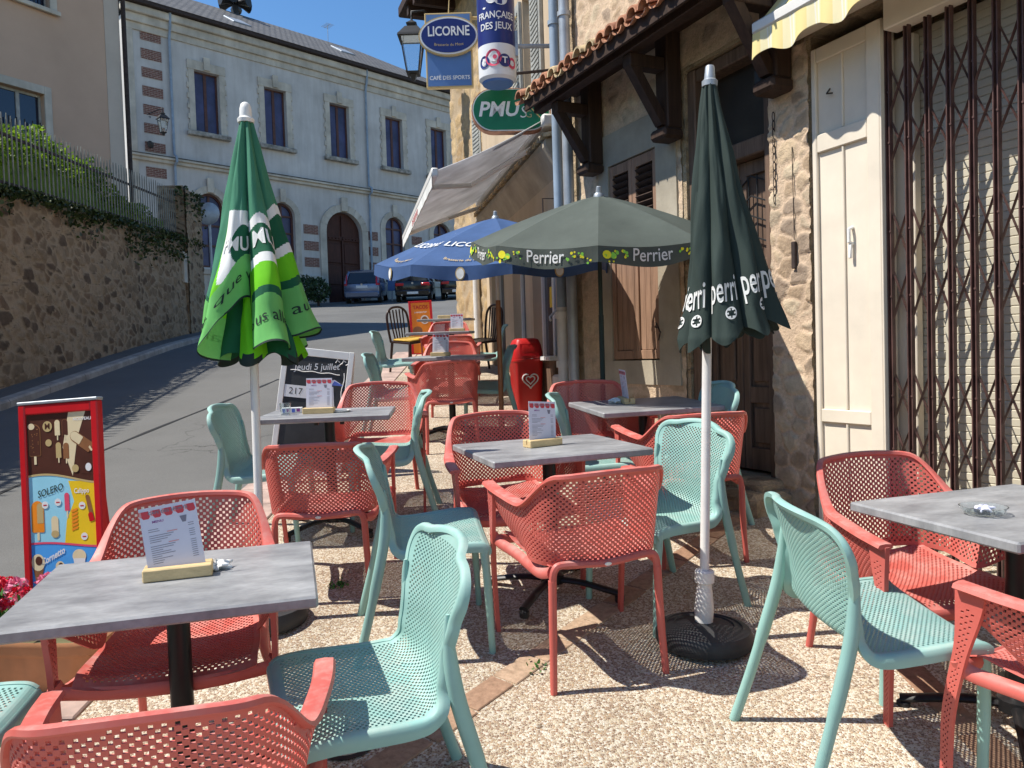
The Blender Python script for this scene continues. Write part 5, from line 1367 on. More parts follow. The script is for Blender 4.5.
for cx,cz,rx,rz in ((-.06,5.02,.06,.065),(.055,5.02,.06,.065),(-.04,4.93,.05,.05),(.05,4.915,.065,.05),(.0,5.08,.06,.06)):
    n=18; b.add([tube_text(0,0,.178,0)(cx+rx*math.cos(2*PI*i/n),cz+rz*math.sin(2*PI*i/n)) for i in range(n)],[tuple(range(n))],0)
f=tube_text(0,0,.1785,0); b.add([f(-.13,4.845),f(-.11,4.835),f(-.01,4.945),f(-.03,4.965)],[(0,1,2,3)],0)
b.build('lettering',[M['signwhite']],dr)
b=MB(); 
def disc3(x,z,r,mi,k=0): 
    n=22; f=tube_text(0,0,.1785+.0012*k,0); b.add([f(x+r*math.cos(2*PI*i/n),z+r*math.sin(2*PI*i/n)) for i in range(n)],[tuple(range(n))],mi)
disc3(-.13,4.355,.058,1,1); disc3(-.035,4.385,.078,2,2); disc3(-.03,4.39,.042,0,3); disc3(-.02,4.39,.020,2,4); disc3(.075,4.36,.060,1,3); disc3(.155,4.345,.052,2,2); disc3(.155,4.345,.026,0,3)
f=tube_text(0,0,.186,0); add_text(b,'L',.075,lambda x,y:f(x-.13,y+4.355),0,bold=.04); add_text(b,'T',.08,lambda x,y:f(x+.075,y+4.36),0,bold=.04)
b.build('lettering',[M['signwhite'],M['navy'],M['pinkprint']],wd)
b=MB(); b.tube([(.15,0,4.55),(.62,.05,4.56)],.022,8); b.tube([(.15,0,5.5),(.62,.05,5.5)],.022,8); b.box(.165,.20,-.04,.04,4.45,4.68); b.build('bracket',M['grey'],t)
# green pill sign
t=thing('betting_sign','green rounded sign with white letters, partly behind the canopy tip','sign',Matrix.Translation((.055,7.78,.0))@Matrix.Rotation(R(3),4,'Z'))
def pill(cx,cz,hw,hh,n=14):
    r=hh; return [(cx+hw-r+r*math.cos(-PI/2+PI*i/n),cz+r*math.sin(-PI/2+PI*i/n)) for i in range(n+1)]+[(cx-hw+r+r*math.cos(PI/2+PI*i/n),cz+r*math.sin(PI/2+PI*i/n)) for i in range(n+1)]
b=MB(); b.prism(pill(.02,4.06,.395,.215),-.05,.06); bx=b.build('sign_box',M['tile'],t,40); b=MB(); b.prism(pill(.02,4.06,.385,.205),-.058,-.0505); b.build('rim',M['signwhite'],t); b=MB(); b.prism(pill(.02,4.06,.375,.195),-.064,-.0585); fc=b.build('sign_face',M['pmugreen'],t)
b=MB(); add_text(b,'PMU',.20,lambda x,y:(x+.2*y-.10,-.066,4.06+y),0,bold=.025); add_text(b,'S',.17,lambda x,y:(x+.2*y+.145,-.066,4.03+y),0,bold=-.01); add_text(b,'G',.10,lambda x,y:(x+.19,-.066,4.01+y),1,bold=-.01); b.tube([(.20,-.066,4.09),(.30,-.066,3.98)],.006,5,1)
b.tube([(.13,-.066,4.14),(.15,-.066,4.21),(.17,-.066,4.17),(.20,-.066,4.2)],.007,5,0); b.build('lettering',[M['signwhite'],M['gold']],fc)
b=MB(); b.tube([(-.10,0,4.28),(-.10,0,4.42),(.55,-.1,4.44)],.016,6); b.build('bracket',M['rust'],t)
# blue cafe sign with the oval
t=thing('cafe_sign','blue cafe sign panel with a navy oval badge beside the street lantern','sign',Matrix.Translation((-.60,9.0,0)))
b=MB(); b.bbox(-.275,.265,-.03,.03,4.73,5.58,.006); b.build('edge',M['gold'],t); b=MB(); b.box(-.255,.245,-.034,-.0305,4.75,5.56); pn=b.build('panel',M['signblue'],t)
b=MB(); add_text(b,'CAFÉ DES SPORTS',.062,lambda x,y:(x*.93-.005,-.036,4.84+y),0,bold=.025); b.build('lettering',[M['signwhite']],pn)
def oval(cx,cz,rx,rz,n=40): return [(cx+rx*math.cos(2*PI*i/n),cz+rz*math.sin(2*PI*i/n)) for i in range(n)]
b=MB(); b.prism(oval(0,5.30,.345,.225),-.075,-.035); ov=b.build('oval_edge',M['gold'],t,40); b=MB(); b.prism(oval(0,5.30,.330,.21),-.08,-.0755); b.build('oval_rim',M['signwhite'],ov); b=MB(); b.prism(oval(0,5.30,.312,.192),-.085,-.0805); of_=b.build('oval_face',M['navy'],ov)
b=MB(); add_text(b,'LICORNE',.145,lambda x,y:(x*.80,-.087,5.345+y*(1.0+1.2*x*x)),0,bold=.02); add_text(b,'Brasserie du Mont',.045,lambda x,y:(x,-.087,5.195+y+.25*x*x),1,bold=0); b.build('lettering',[M['signwhite'],M['gold']],of_)
b=MB(); b.tube([(-.2,0,5.54),(.95,.1,5.54)],.022,8); b.tube([(0,0,5.56),(.02,.1,5.95),(.6,.2,6.2)],.006,5); b.build('bracket',M['gold'],t)
# lanterns
def lantern(name,lab,Mx,arm):
    t=thing(name,lab,'street lantern',Mx)
    sqr=lambda r,z:[(r,r,z),(-r,r,z),(-r,-r,z),(r,-r,z)]
    def frus(b,r0,z0,r1,z1,mi=0): b.add(sqr(r0,z0)+sqr(r1,z1),[(0,1,2,3),(4,5,6,7)]+[(i,(i+1)%4,4+(i+1)%4,4+i) for i in range(4)],mi)
    b=MB(); frus(b,.20,.60,.10,.74); frus(b,.215,.565,.205,.5995); frus(b,.06,.7405,.085,.80); frus(b,.085,.8005,.02,.86); b.lathe([(0,.86),(.02,.86),(.012,.95),(0,.96)],8); b.build('cap',M['black'],t)
    b=MB(); 
    for x in (1,-1):
        for y in (1,-1): b.tube([(x*.17,y*.17,.565),(x*.095,y*.095,.03)],.011,4)
    frus(b,.10,.0,.11,.03); frus(b,.018,-.10,.06,-.0005); b.build('frame',M['black'],t)
    b=MB(); frus(b,.088,.035,.163,.56); b.build('pane',M['clear'],t)
    b=MB(); b.tube(arm,.018,8); e=Vector(arm[-1]); b.tube([tuple(e+Vector((-.10+.05*math.cos(a)*(1-a/9),0,-.10+.05*math.sin(a)*(1-a/9)))) for a in [k*.5 for k in range(16)]],.01,5) ; b.build('bracket',M['black'],t,50)
    return t
lantern('street_lantern','black street lantern hanging on a scrolled arm against the sky',Matrix.Translation((-1.43,12.55,6.2)),[(0,0,.93),(0,0,1.0),(.2,.02,1.02),(.53,.9,1.02)])

# ---------------- retaining wall, fence, hedge, tan house
WX=FM(-7.553,18.9,184.7); wa=R(184.7); wd=Vector((-math.sin(wa),math.cos(wa)))
gw=lambda s:gz(18.9+wd.y*s); wt=lambda s:4.64-.063*s
H=thing('retaining_wall','long shaded rubble stone retaining wall on the far side of the road','stone wall',WX)
b=MB(); N=40
for i in range(N):
    a,c=lerp(0,24,i/N),lerp(0,24,(i+1)/N)
    ta,tc=wt(a),wt(c); za,zc=gw(a)-.4,gw(c)-.4; bt=.06
    b.add([(a,bt,za),(c,bt,zc),(c,0,tc),(a,0,ta),(a,-.45,ta),(c,-.45,tc),(c,-.45,zc),(a,-.45,za)],[(0,1,2,3),(3,2,5,4),(4,5,6,7)])
b.add([(0,.06,gw(0)-.4),(0,0,wt(0)),(0,-.45,wt(0)),(0,-.45,gw(0)-.4)],[(0,1,2,3)])
b.build('wall',M['oldwall'],H)
masonry('rubble_face',M['m_wall'],H,.9,17,lambda s:gw(s)-.05,lambda s:wt(s)-.01,.22,.155,.024,lambda s,z:((s,.062*(1-(z-gw(s)+.4)/(wt(s)-gw(s)+.4)),z),(0,1,0)),res=.033,seed=8,edge=(.02,.12))
b=MB(); b.add([(0,.10,gw(0)-.3),(1.15,.10,gw(1)-.3),(1.15,.07,5.78),(0,.07,5.62),(0,-.5,gw(0)-.3),(1.15,-.5,gw(1)-.3),(1.15,-.5,5.78),(0,-.5,5.62)],[(0,1,2,3),(4,5,6,7),(2,3,7,6),(0,3,7,4),(1,2,6,5)]); pr=b.build('end_pillar',M['oldwall'],H); masonry('rubble_face',M['m_wall'],pr,.02,1.13,lambda s:gw(s)-.05,lambda s:lerp(5.62,5.78,s/1.15)-.02,.22,.155,.024,lambda s,z:((s,.104,z),(0,1,0)),res=.033,seed=12)
b=MB(); b.bbox(1.05,1.35,.0,.09,3.55,4.25,.01); b.build('stone_plaque',M['thstone'],H)
# ivy hanging over the wall top
rr=random.Random(5); b=MB()
for i in range(4200):
    s=rr.uniform(0,17); d=abs(rr.gauss(0,.14))*(1.3 if math.sin(s*2.3)>0 else .6)+(.5*rr.random() if 1.2<s<4.5 and rr.random()<.5 else 0)
    leaf(b,Vector((s,.05+abs(rr.gauss(0,.05)),wt(s)+.06-d)),rr.uniform(.05,.10),rr)
for i in range(420):
    s=rr.uniform(-.1,1.3); leaf(b,Vector((s,rr.uniform(-.1,.2),5.75-abs(rr.gauss(0,.35)))),rr.uniform(.06,.12),rr)
o=b.build('ivy',M['ivy']); o.matrix_world=WX; tag(o,'dark ivy growing along the top of the rubble wall','ivy')
F=thing('picket_fence','old grey iron picket fence standing on top of the rubble wall','fence',WX)
b=MB(); s=1.2; rr=random.Random(9)
while s<23: 
    z=wt(s); t_=rr.uniform(-.012,.012); h=1.12-.0*s+rr.uniform(-.015,.015)
    b.add([(s-.014,-.10,z),(s+.014,-.10,z),(s+.014+t_,-.10,z+h-.09),(s+t_,-.10,z+h),(s-.014+t_,-.10,z+h-.09),(s-.014,-.112,z),(s+.014,-.112,z),(s+.014+t_,-.112,z+h-.09),(s+t_,-.112,z+h),(s-.014+t_,-.112,z+h-.09)],[(0,1,2,3,4),(5,6,7,8,9),(0,1,6,5),(1,2,7,6),(2,3,8,7),(3,4,9,8),(4,0,5,9)]); s+=.125
b.build('pickets',M['picket'],F)
for dz in (.12,.80): b=MB().add([(1.15,-.113,wt(1.15)+dz),(23,-.113,wt(23)+dz),(23,-.113,wt(23)+dz+.045),(1.15,-.113,wt(1.15)+dz+.045),(1.15,-.135,wt(1.15)+dz),(23,-.135,wt(23)+dz),(23,-.135,wt(23)+dz+.045),(1.15,-.135,wt(1.15)+dz+.045)],[(0,1,2,3),(4,5,6,7),(0,1,5,4),(2,3,7,6),(0,3,7,4),(1,2,6,5)]); b.build('rail',M['rust'],F)
rr=random.Random(6); hd=thing('hedge','bright green hedge growing behind the picket fence','hedge',WX)
b=MB()
for i in range(26000):
    s=rr.uniform(1.6,20); top=lerp(.35,1.10,sm((s-1.8)/4.0))+.10*math.sin(s*3.1)+.07*math.sin(s*7.7)
    p=Vector((s,rr.uniform(-1.25,-.20),wt(s)+top*(1-abs(rr.gauss(0,.30)))+.0)); 
    if p.z<wt(s): continue
    leaf(b,p,rr.uniform(.05,.10),rr)
b.grid(lambda u,v:(lerp(2.5,20,u),-.72+.42*math.cos(PI*v)*(1+.15*math.sin(40*u+5*v)),wt(lerp(2.5,20,u))-.05+(lerp(.3,.98,sm((lerp(2.5,20,u)-1.8)/4))+.09*math.sin(u*60))*math.sin(PI*v)**.5*(1+.08*math.sin(90*u+9*v))),160,14)  # solid lumpy core hidden among the leaves, added so the hedge shadow closes
b.build('foliage',M['hedge'],hd)
b=MB()
for k in range(30): s=2.6+k*.58; b.tube([(s,-.7,wt(s)-.1),(s+rr.uniform(-.1,.1),-.7,wt(s)+.5)],.02,5)
b.build('stems',M['rust'],hd)
b=MB(); b.add([(-.0,-.46,wt(0)-.12),(24,-.46,wt(24)-.12),(24,-14,wt(24)-.1),(0,-14,wt(0)-.1),(-.0,-.46,wt(0)-.5),(24,-.46,wt(24)-.5),(24,-14,wt(24)-.5),(0,-14,wt(0)-.5)],[(0,1,2,3),(4,5,6,7),(0,1,5,4),(2,3,7,6),(0,3,7,4),(1,2,6,5)]); o=b.build('garden_ground',M['dry']); o.matrix_world=WX; tag(o,kind='structure')
# footway and kerb under the wall
b=MB(); rr=random.Random(8); s=0
ko=lambda s:.50
while s<23:
    l=rr.uniform(.8,1.15); s2=s+l-.012
    za,zc=gw(s),gw(s2); a0,a1=ko(s),ko(s)+.16
    b.add([(s,a0,za-.2),(s2,a0,zc-.2),(s2,a0,zc+.115),(s,a0,za+.115),(s,a1-.02,za+.11),(s2,a1-.02,zc+.11),(s,a1,za+.085),(s2,a1,zc+.085),(s2,a1+.01,zc-.2),(s,a1+.01,za-.2)],[(0,1,2,3),(3,2,5,4),(4,5,7,6),(6,7,8,9),(0,3,4,6,9),(1,2,5,7,8)]); s+=l
o=b.build('kerb',M['kerb']); o.matrix_world=WX; tag(o,kind='structure')
b=MB(); vs=[];fs=[]
for i in range(25): vs+=[(i,.03,gw(i)+.10),(i,.503,gw(i)+.10),(i,.503,gw(i)-.2),(i,.03,gw(i)-.2)]
for i in range(24): a=4*i; fs+=[(a,a+1,a+5,a+4),(a+3,a+2,a+6,a+7)]
o=b.add(vs,fs).build('footway',M['asphalt']); o.matrix_world=WX; tag(o,kind='structure')

LX=FM(-9.53,19.5,150)
H=thing('tan_house','tall tan rendered house above the hedge, pale strip at its corner','building',LX)
b=MB(); holes=[(1.93,2.95,6.6,7.95),(1.70,2.95,9.95,11.5),(5.2,6.3,6.6,7.95),(5.2,6.3,9.95,11.5)]
wall_with_holes(b,0,13,2,13.1,holes,0,.25); body(b,0,13,2,13.1,.25,8); b.build('wall',M['beige'],H)
b=MB(); b.bbox(-.012,.38,-.38,.014,2,13.09,.003); b.build('quoin_strip',M['creamquoin'],H)
b=MB(); b.add([(-.4,.4,13.1),(13.4,.4,13.1),(13.4,-8.4,13.1),(-.4,-8.4,13.1),(4,-4,14.3),(9.5,-4,14.3),(-.4,.4,13.0),(13.4,.4,13.0),(13.4,-8.4,13.0),(-.4,-8.4,13.0)],[(0,1,5,4),(1,2,5),(2,3,4,5),(3,0,4),(0,1,7,6),(1,2,8,7),(2,3,9,8),(3,0,6,9),(6,7,8,9)]); b.build('roof',M['slate'],H)
for a,c,z0,z1 in holes:
    f=sash(a+.002,c-.002,z0+.002,z1-.002,H,'winwood' if False else 'wiregrey','glass',2,'window',-.15)
    b=MB(); b.bbox(a-.16,a,.0,.04,z0-.1,z1+.18,.006); b.bbox(c,c+.16,.0,.04,z0-.1,z1+.18,.006); b.bbox(a+.0005,c-.0005,.0,.039,z1,z1+.18,.006); b.bbox(a-.2,c+.2,.0405,.12,z0-.12,z0-.02,.01); b.build('surround',M['thstone'],f)
    b=MB()
    for k in range(6): x=lerp(a,c,(k+.5)/6); b.box(x-.01,x+.01,-.06,-.04,z0,z0+.7)
    b.build('bars',M['black'],f)
b=MB(); b.tube([(-.10,.06,2.3),(-.10,.06,12.9)],.055,10); b.build('downpipe',M['rust'],H,40)

# ---------------- town hall
TX=FM(-8.303,39.5,135)
H=thing('town_hall','long pale grey civic building with five upper windows and a red brown arched door','building',TX)
wc=[6.86,3.57,.06,-3.33,-6.42]; wh=.56
win=[(c-wh,c+wh,12.0,14.68) for c in wc]
ac=[6.93,3.42,-3.15,-6.45]; ar=.62; arch=[(c-ar,c+ar,6.05,9.35,True) for c in ac]; door=(-1.03,1.09,4.3,9.28,True)
b=MB(); wall_with_holes(b,-7.75,10.2,2.5,16.4,win+arch+[door],0,.3); body(b,-7.75,10.2,2.5,16.4,.3,10); b.build('wall',M['thwall'],H)
b=MB(); b.bbox(-7.8,10.25,.002,.16,10.36,10.50,.02); b.bbox(-7.85,10.3,.001,.26,10.501,10.60,.02); b.build('string_course',M['thstone'],H)
b=MB(); b.bbox(-7.86,10.31,.05,.275,10.602,10.64,.01); b.build('lead_flashing',M['mould'],H)
b=MB(); b.bbox(-7.8,10.25,.002,.06,15.75,16.05,.01); b.bbox(-7.85,10.3,.001,.16,16.051,16.40,.02); b.bbox(-7.95,10.4,.0,.30,16.401,16.72,.03); b.build('cornice',M['thstone'],H)
b=MB(); b.bbox(-8.05,10.5,.1,.48,16.73,16.90,.02); b.build('gutter',M['rust'],H)
b=MB(); b.bbox(-7.8,10.25,.002,.14,2.5,5.85,.02); b.bbox(-7.82,10.27,.141,.2,5.7,5.93,.02) 
# plinth is interrupted by the door
b=MB(); 
for a,c in ((-7.8,-1.36),(1.42,10.25)): b.bbox(a,c,.002,.14,2.5,5.72,.02); b.bbox(a,c,.001,.2,5.721,5.95,.02)
b.build('plinth',M['thstone'],H)
zr=20.1; b=MB(); b.add([(-8.1,.5,16.9),(10.55,.5,16.9),(10.55,-10.4,16.9),(-8.1,-10.4,16.9),(-4.6,-5,zr),(7,-5,zr)],[(0,1,5,4),(1,2,5),(2,3,4,5),(3,0,4),(0,1,2,3)]); rf=b.build('roof',M['slate'],H)
b=MB(); b.add([(4.2,-1.2,18.0),(5.3,-1.2,18.0),(5.3,-2.4,18.76),(4.2,-2.4,18.76)],[(0,1,2,3)]); 
for s in (-3,): pass
sk_=MB(); Mr=Matrix.Translation((4.6,-1.4,17.96))@Matrix.Rotation(R(-30.2),4,'X'); sk_.bbox(-.45,.45,-.6,.6,.0,.10,.02,0,Mr); sk_.build('skylight',M['grey'],rf)
sk_=MB(); Mr=Matrix.Translation((-1.9,-2.4,18.55))@Matrix.Rotation(R(-30.2),4,'X'); sk_.bbox(-.45,.45,-.6,.6,.0,.10,.02,0,Mr); sk_.build('skylight',M['grey'],rf)
for c in wc:
    a,e,z0,z1=c-wh,c+wh,12.0,14.68
    f=sash(a+.003,e-.003,z0+.003,z1-.003,H,'winwood','bluecurtain',2,'window',-.2)
    b=MB(); b.bbox(a-.26,a,.0,.07,z0-.02,z1+.0,.01); b.bbox(e,e+.26,.0,.07,z0-.02,z1+.0,.01); b.bbox(a-.30,e+.30,.0,.08,z1+.0005,z1+.40,.01); b.bbox(c-.14,c+.14,.0805,.14,z1+.05,z1+.62,.01)
    for k in range(6): b.bbox(a-.33,a-.2605,.0,.06,z0+.05+.45*k,z0+.28+.45*k,.005); b.bbox(e+.2605,e+.33,.0,.06,z0+.05+.45*k,z0+.28+.45*k,.005)
    b.build('surround',M['thstone'],f)
    b=MB(); b.bbox(a-.40,e+.40,.0,.24,z0-.22,z0-.021,.02); b.build('sill',M['sillstone'],f)
def arch_poly(c,r,z0,z1,o0,o1,b,mi=0):
    sp=z1-r; n=16; ps=[(c-r,z0),(c+r,z0)]+[(c+r*math.cos(PI*k/n),sp+r*math.sin(PI*k/n)) for k in range(n+1)]; b.prism(ps,o0,o1,'xz',mi)
for c in ac:
    b=MB(); arch_poly(c,ar-.002,6.05,9.348,-.26,-.22,b); f=b.build('arched_window',M['bluecurtain'],H)
    b=MB(); ring_arch(b,c,9.35-ar,ar-.10,ar-.003,-.22,-.15,14)
    for x0,x1 in ((c-ar+.003,c-ar+.10),(c+ar-.10,c+ar-.003),(c-.05,c+.05)): b.box(x0,x1,-.219,-.15,6.06,9.35-ar+(ar-.12 if abs(x0-c)<.2 else 0))
    for z in (6.07,7.0,7.9,8.7): b.box(c-ar+.101,c-.051,-.218,-.155,z,z+.08); b.box(c+.051,c+ar-.101,-.218,-.155,z,z+.08)
    b.build('frame',M['winwood'],f)
    b=MB(); ring_arch(b,c,9.35-ar,ar,ar+.30,.0,.07,17); b.bbox(c-.14,c+.14,.0705,.16,9.36,10.0,.01); b.bbox(c-ar-.30,c-ar,.0,.068,5.96,9.35-ar,.005); b.bbox(c+ar,c+ar+.30,.0,.068,5.96,9.35-ar,.005); b.build('surround',M['thstone'],f)
b=MB(); c,r=.03,1.06; arch_poly(c,r-.003,4.3,9.277,-.29,-.22,b); dd=b.build('door',M['thdoor'],H)
b=MB(); 
for s in (-.5,.5): 
    for z0,z1 in ((4.6,5.5),(5.6,6.6),(6.7,7.7)): b.bbox(c+s-.40,c+s+.40,-.2195,-.17,z0,z1,.03)
b.bbox(c-r+.05,c+r-.05,-.2195,-.14,7.85,8.05,.01); b.box(c-.05,c+.05,-.2195,-.14,4.4,9.1)
for k in range(9): b.lathe([(0,0),(.05,0),(.03,.05),(0,.06)],8,M=Matrix.Translation((c-.8+.2*k,-.14,7.95))@Matrix.Rotation(R(-90),4,'X'))
b.build('door_panels',M['thdoor'],dd)
b=MB(); ring_arch(b,c,9.28-r,r,r+.36,.0,.10,21); b.bbox(c-.18,c+.18,.1005,.2,9.3,10.0,.01); b.bbox(c-r-.36,c-r,.0,.098,3.5,9.28-r,.005); b.bbox(c+r,c+r+.36,.0,.098,3.5,9.28-r,.005); b.build('surround',M['thstone'],dd)
for k in range(8):
    z=15.42-.775*k if k<7 else 9.72
    MB().box(8.78,9.62,.0,.022,z,z+.42).build('brick_panel',M['thbrick'],H)
for s0,s1 in ((1.52,2.32),(-2.05,-1.45),(4.55,5.5),(-5.0,-4.3)):
    for z in (8.0,7.2,6.4): MB().box(s0,s1,.0,.022,z,z+.45).build('brick_panel',M['thbrick'],H)
b=MB(); b.bbox(9.93,10.22,-.3,.05,2.6,16.0,.01); b.build('corner_pilaster',M['thstone'],H)
for s in (8.45,-1.55,-7.55):
    b=MB(); b.tube([(s,.10,5.96),(s,.10,10.3),(s,.34,10.45),(s,.34,10.65),(s,.10,10.8),(s,.10,15.7),(s,.25,16.2),(s,.3,16.8)],.055,10); b.build('downpipe',M['greyb'],H,40)
# wall lantern, camera, siren, aerial
lantern('wall_lantern','small lantern on an arm at the brick corner of the grey civic building',TX@Matrix.Translation((9.25,1.05,11.35))@Matrix.Scale(1.0,4),[(0,0,.95),(0,0,1.02),(.0,-.3,1.05),(.25,-.95,.95)])
t=thing('security_camera','dark dome camera below the lantern on the civic building corner','camera',TX@Matrix.Translation((9.5,.0,11.0)))
b=MB(); b.bbox(-.05,.05,.0,.3,.1,.16,.01); b.build('arm',M['black'],t); MB().lathe([(0,-.16),(.08,-.13),(.12,-.03),(.12,.08),(0,.1)],16,cy=.3).build('dome',M['black'],t,40)
t=thing('roof_siren','black multi-horn siren on the slate roof ridge','siren',TX@Matrix.Translation((2.9,-4.98,20.05)))
b=MB(); b.tube([(0,0,-.2),(0,0,.55)],.16,10); b.build('mast',M['black'],t,40)
for k in range(6): 
    a=2*PI*k/6; d=Vector((math.cos(a),math.sin(a),0)); b=MB(); b.tube([tuple(d*.12+Vector((0,0,.55))),tuple(d*.45+Vector((0,0,.55))),tuple(d*.8+Vector((0,0,.55)))],[.10,.16,.30],10); b.build('horn',M['black'],t,40)
MB().lathe([(0,.6),(.3,.6),(.2,.85),(0,.9)],14).build('cap',M['black'],t,40)
t=thing('roof_aerial','thin television aerial on the slate roof','aerial',TX@Matrix.Translation((-2.6,-4.9,20.0)))
b=MB(); b.tube([(0,0,0),(0,0,1.0)],.018,5); 
for k in range(6): b.tube([(-.25,-.3+.12*k,.95),(.25,-.3+.12*k,.95)],.010,4)
b.tube([(0,-.35,.95),(0,.35,.95)],.014,4); b.build('aerial_rods',M['grey'],t)
# road sign seen from the back
t=thing('road_sign','round road sign seen from the back, behind the wall end','road sign',T(-8.28,21.6,0,0,0))
MB().tube([(0,0,0),(0,0,3.45)],.035,10).build('post',M['grey'],t,40); MB().lathe([(0,0),(.30,0),(.31,.012),(.30,.02),(0,.02)],32,M=Matrix.Translation((0,-.04,3.15))@Matrix.Rotation(R(90),4,'X')).build('disc',M['grey'],t,40)
# shrubs
for i,(x,y,r,lab) in enumerate([(-9.3,35.2,.6,'dark round clipped shrub before the civic building, upper of two'),(-8.5,34.4,.55,'dark round clipped shrub next to the silver blue car'),(-10.6,33.4,.7,'loose dark shrub half hidden by the green parasol')]):
    t=thing('shrub',lab,'shrub',T(x,y,0,0,0),'dark shrubs before the civic building'); rr=random.Random(20+i); b=MB()
    for k in range(900):
        d=Vector((rr.gauss(0,1),rr.gauss(0,1),rr.gauss(0,1))).normalized()*r*rr.uniform(.7,1.03)*(1+.1*math.sin(k)); p=d+Vector((0,0,r*1.05+.15)); leaf(b,p,.13,rr)
    b.build('foliage',M['shrub'],t); MB().tube([(0,0,0),(0,0,r)],.06,6).build('trunk',M['rust'],t)
# notice panel by the cars
t=thing('notice_panel','small blue notice panel standing between the parked cars','notice',T(-5.85,38.6,0,0,0)); MB().bbox(-.2,.2,-.03,.03,.5,1.45,.01).build('panel',M['signblue'],t); b=MB(); b.bbox(-.04,.04,-.02,.02,0,.499,.005); b.build('post',M['grey'],t); MB().box(-.14,.14,-.034,-.0305,1.0,1.35).build('notice',M['signwhite'],t)

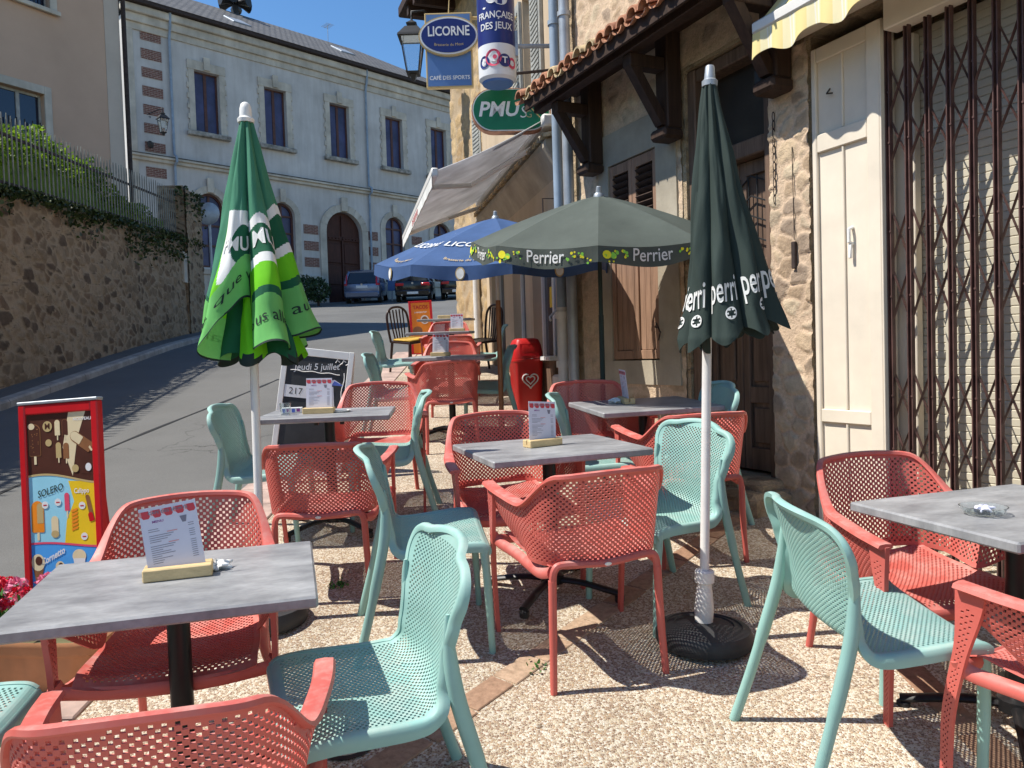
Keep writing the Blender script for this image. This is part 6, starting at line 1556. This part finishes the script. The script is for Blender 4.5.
# ---------------- parked cars (rear towards -y)
def car(Mx,lab,paint,kind):
    t=thing('parked_car',lab,'car',Mx,'cars parked before the civic building')
    mpv=kind=='mpv'; W=.84; Hh=1.55 if mpv else 1.42
    # stations along y: lower body section then cabin
    if mpv: st=[(-2.0,.38,.74,.80),(-1.97,.30,.80,.92),(-1.85,.26,.84,.95),(0,.24,.85,.96),(1.2,.24,.85,.95),(1.8,.28,.80,.80),(2.0,.35,.70,.62)]
    else: st=[(-2.05,.40,.70,.86),(-2.0,.32,.79,.98),(-1.8,.26,.85,.99),(0,.24,.87,.92),(1.2,.24,.86,.88),(1.85,.28,.78,.74),(2.05,.36,.66,.60)]
    b=MB(); n=12; vs=[];fs=[]
    for y,zb,w,zt in st:
        zm=(zb+zt)/2
        for x,z in ((-w*.86,zb),(-w*.97,zb+.08),(-w,zm),(-w*.985,zt-.06),(-w*.93,zt),(-w*.4,zt+.015),(w*.4,zt+.015),(w*.93,zt),(w*.985,zt-.06),(w,zm),(w*.97,zb+.08),(w*.86,zb)): vs.append((x,y,z))
    for i in range(len(st)-1):
        for k in range(n): fs.append((i*n+k,i*n+(k+1)%n,(i+1)*n+(k+1)%n,(i+1)*n+k))
    fs+=[tuple(range(n)),tuple((len(st)-1)*n+k for k in range(n))]
    b.add(vs,fs)
    # roof shell
    cb=[(-1.93,.94,.76,.95),(-1.72,1.30,.68,1.30),(-1.5,Hh-.06,.62,Hh-.06),(-1.2,Hh,.60,Hh),(.1,Hh,.60,Hh),(.5,Hh-.1,.62,Hh-.1),(1.15,.95,.72,.95)] if mpv else [(-1.95,.98,.72,.98),(-1.55,1.22,.64,1.22),(-1.1,Hh-.05,.58,Hh-.05),(-.6,Hh,.56,Hh),(.0,Hh,.56,Hh),(.4,Hh-.1,.6,Hh-.1),(1.1,.93,.72,.93)]
    vs=[];fs=[]
    for y,z,w,_ in cb: vs+=[(-w-.02 if z<1 else -w,y,z-.03),(-w*.9,y,z+.012),(0,y,z+.03),(w*.9,y,z+.012),(w,y,z-.03),(0,y,z-.045)]
    for i in range(2,5):
        for k in range(6): fs.append((i*6+k,i*6+(k+1)%6,(i+1)*6+(k+1)%6,(i+1)*6+k))
    fs+=[tuple(range(12,18)),tuple(range(30,36))]
    b.add(vs,fs)
    # pillars
    for s in (-1,1):
        P=[(s*cb[i][2],cb[i][0],cb[i][1]) for i in (0,1,2)]; b.tube(P,.06,6); b.tube([(s*cb[4][2],cb[4][0],cb[4][1]-.02),(s*cb[5][2],cb[5][0],cb[5][1]),(s*cb[6][2],cb[6][0],cb[6][1])],.045,6)
        b.tube([(s*.60,-.3,Hh-.04),(s*.80,-.25,.93)],.04,6)
    b.build('body',M[paint],t,40)
    def pane(name,pts): MB().add(pts+[(x*.97,y+.01,z-.01) for x,y,z in pts],[(0,1,2,3),(4,5,6,7),(0,1,5,4),(1,2,6,5),(2,3,7,6),(3,0,4,7)]).build(name,M['carglass'],t)
    q=cb; pane('rear_window',[(-q[0][2]+.05,q[0][0]-.012,q[0][1]+.02),(q[0][2]-.05,q[0][0]-.012,q[0][1]+.02),(q[2][2]-.05,q[2][0]-.015,q[2][1]-.04),(-q[2][2]+.05,q[2][0]-.015,q[2][1]-.04)])
    pane('windscreen',[(-.66,1.14,.96),(.66,1.14,.96),(.58,.48,Hh-.12),(-.58,.48,Hh-.12)])
    for s in (-1,1): pane('side_window',[(s*.80,-1.75,.95),(s*.80,1.0,.95),(s*.60,.40,Hh-.10),(s*.61,-1.4,Hh-.12)])
    b=MB(); z=.56 if mpv else .55; b.bbox(-W*.96,W*.96,-2.09 if mpv else -2.13,-1.85,.30,.60,.06); b.build('bumper',M[paint],t,40)
    yb=-2.105 if mpv else -2.145
    if mpv: MB().bbox(-.26,.26,-2.02,-1.985,.74,.86,.005).build('number_plate',M['signwhite'],t)
    else: MB().bbox(-.26,.26,yb-.005,yb+.02,.40,.51,.005).build('number_plate',M['signwhite'],t)
    for s in (-1,1):
        b=MB()
        if mpv: b.add([(s*.80,-2.0,.86),(s*.66,-2.02,.86),(s*.66,-1.80,1.36),(s*.72,-1.72,1.36),(s*.84,-1.80,.86),(s*.76,-1.62,1.36)],[(0,1,2,3),(0,3,5,4),(1,0,4),(2,3,5)])
        else: b.bbox(min(s*.38,s*.80),max(s*.38,s*.80),-2.065,-1.93,.76,.92,.04)
        b.build('tail_light',M['tail'],t,40)
        MB().bbox(min(s*.86,s*1.02),max(s*.86,s*1.02),.75,.9,.95,1.10,.03).build('wing_mirror',M[paint],t,40)
    b=MB(); 
    if mpv: b.tube([(0,-1.985,.96),(.25,-1.93,1.06)],.012,4); b.build('wiper',M['black'],t)
    else: b.tube([(-.5,-2.14,.36),(-.5,-2.0,.36)],.04,8); b.build('exhaust',M['alu'],t)
    MB().lathe([(0,0),(.05,0),(.05,.012),(0,.012)],14,M=Matrix.Translation((0,-2.005 if mpv else -2.04,.90 if not mpv else .905))@Matrix.Rotation(R(90),4,'X')).build('badge',M['alu'],t)
    for x in (-1,1):
        for y in (-1.25,1.28):
            Mw=Matrix.Translation((x*.74,y,.31))@Matrix.Rotation(R(90),4,'Y'); wv=MB().lathe([(0,-.1),(.29,-.1),(.31,-.08),(.31,.08),(.29,.1),(0,.1)],24,M=Mw).build('wheel',M['tyre'],t,40); MB().lathe([(0,-.104),(.19,-.104),(.2,-.0),(.19,.104),(0,.104)],18,M=Mw).build('rim',M['alu'],wv,40)
car(T(-6.95,38.0,3,None,-.02),'silver blue people carrier parked tail out before the red brown door','carblue','mpv')
car(T(-4.55,38.0,2,None,-.02),'black hatchback parked to the right of the silver blue car','carblack','hatch')
car(T(-2.55,39.4,2,None,-.02),'black car mostly hidden under the edge of the blue parasol','carblack','hatch')
# ------------------------------------------------------------------ camera, light
cd=bpy.data.cameras.new('camera'); cam=bpy.data.objects.new('camera',cd); col.objects.link(cam)
cd.sensor_width=36; cd.lens=770/1024*36; cd.clip_start=.05; cd.clip_end=2000
cam.matrix_world=Matrix.Translation((0,0,1.6))@Matrix.Rotation(R(90-1.93),4,'X')@Matrix.Rotation(R(-1.78),4,'Z')
scene.camera=cam
EL,AZ=R(56),R(6)
sd=Vector((-math.cos(AZ)*math.cos(EL),-math.sin(AZ)*math.cos(EL),math.sin(EL)))
sl=bpy.data.lights.new('sun','SUN'); sl.energy=5.0; sl.angle=R(.53); sl.color=(1,.955,.87); so=bpy.data.objects.new('sun',sl); col.objects.link(so)
so.rotation_euler=sd.to_track_quat('Z','Y').to_euler(); so.location=(-8,0,12)
w=bpy.data.worlds.new('World'); scene.world=w; w.use_nodes=True; nt=w.node_tree; bg=nt.nodes['Background']
sk=nt.nodes.new('ShaderNodeTexSky'); sk.sky_type='NISHITA'; sk.sun_disc=False; sk.sun_elevation=EL; sk.sun_rotation=math.atan2(sd.x,sd.y)
sk.altitude=300; sk.air_density=1.0; sk.dust_density=.15; sk.ozone_density=2.0
hs=nt.nodes.new('ShaderNodeHueSaturation'); hs.inputs['Saturation'].default_value=1.22
nt.links.new(sk.outputs[0],hs.inputs['Color']); nt.links.new(hs.outputs[0],bg.inputs[0]); bg.inputs[1].default_value=.13
vs_=scene.view_settings; vs_.view_transform='Standard'; vs_.look='None'; vs_.exposure=.45; vs_.gamma=1; vs_.use_curve_mapping=False
scene.cycles.max_bounces=6; scene.cycles.transparent_max_bounces=8; scene.cycles.use_denoising=True
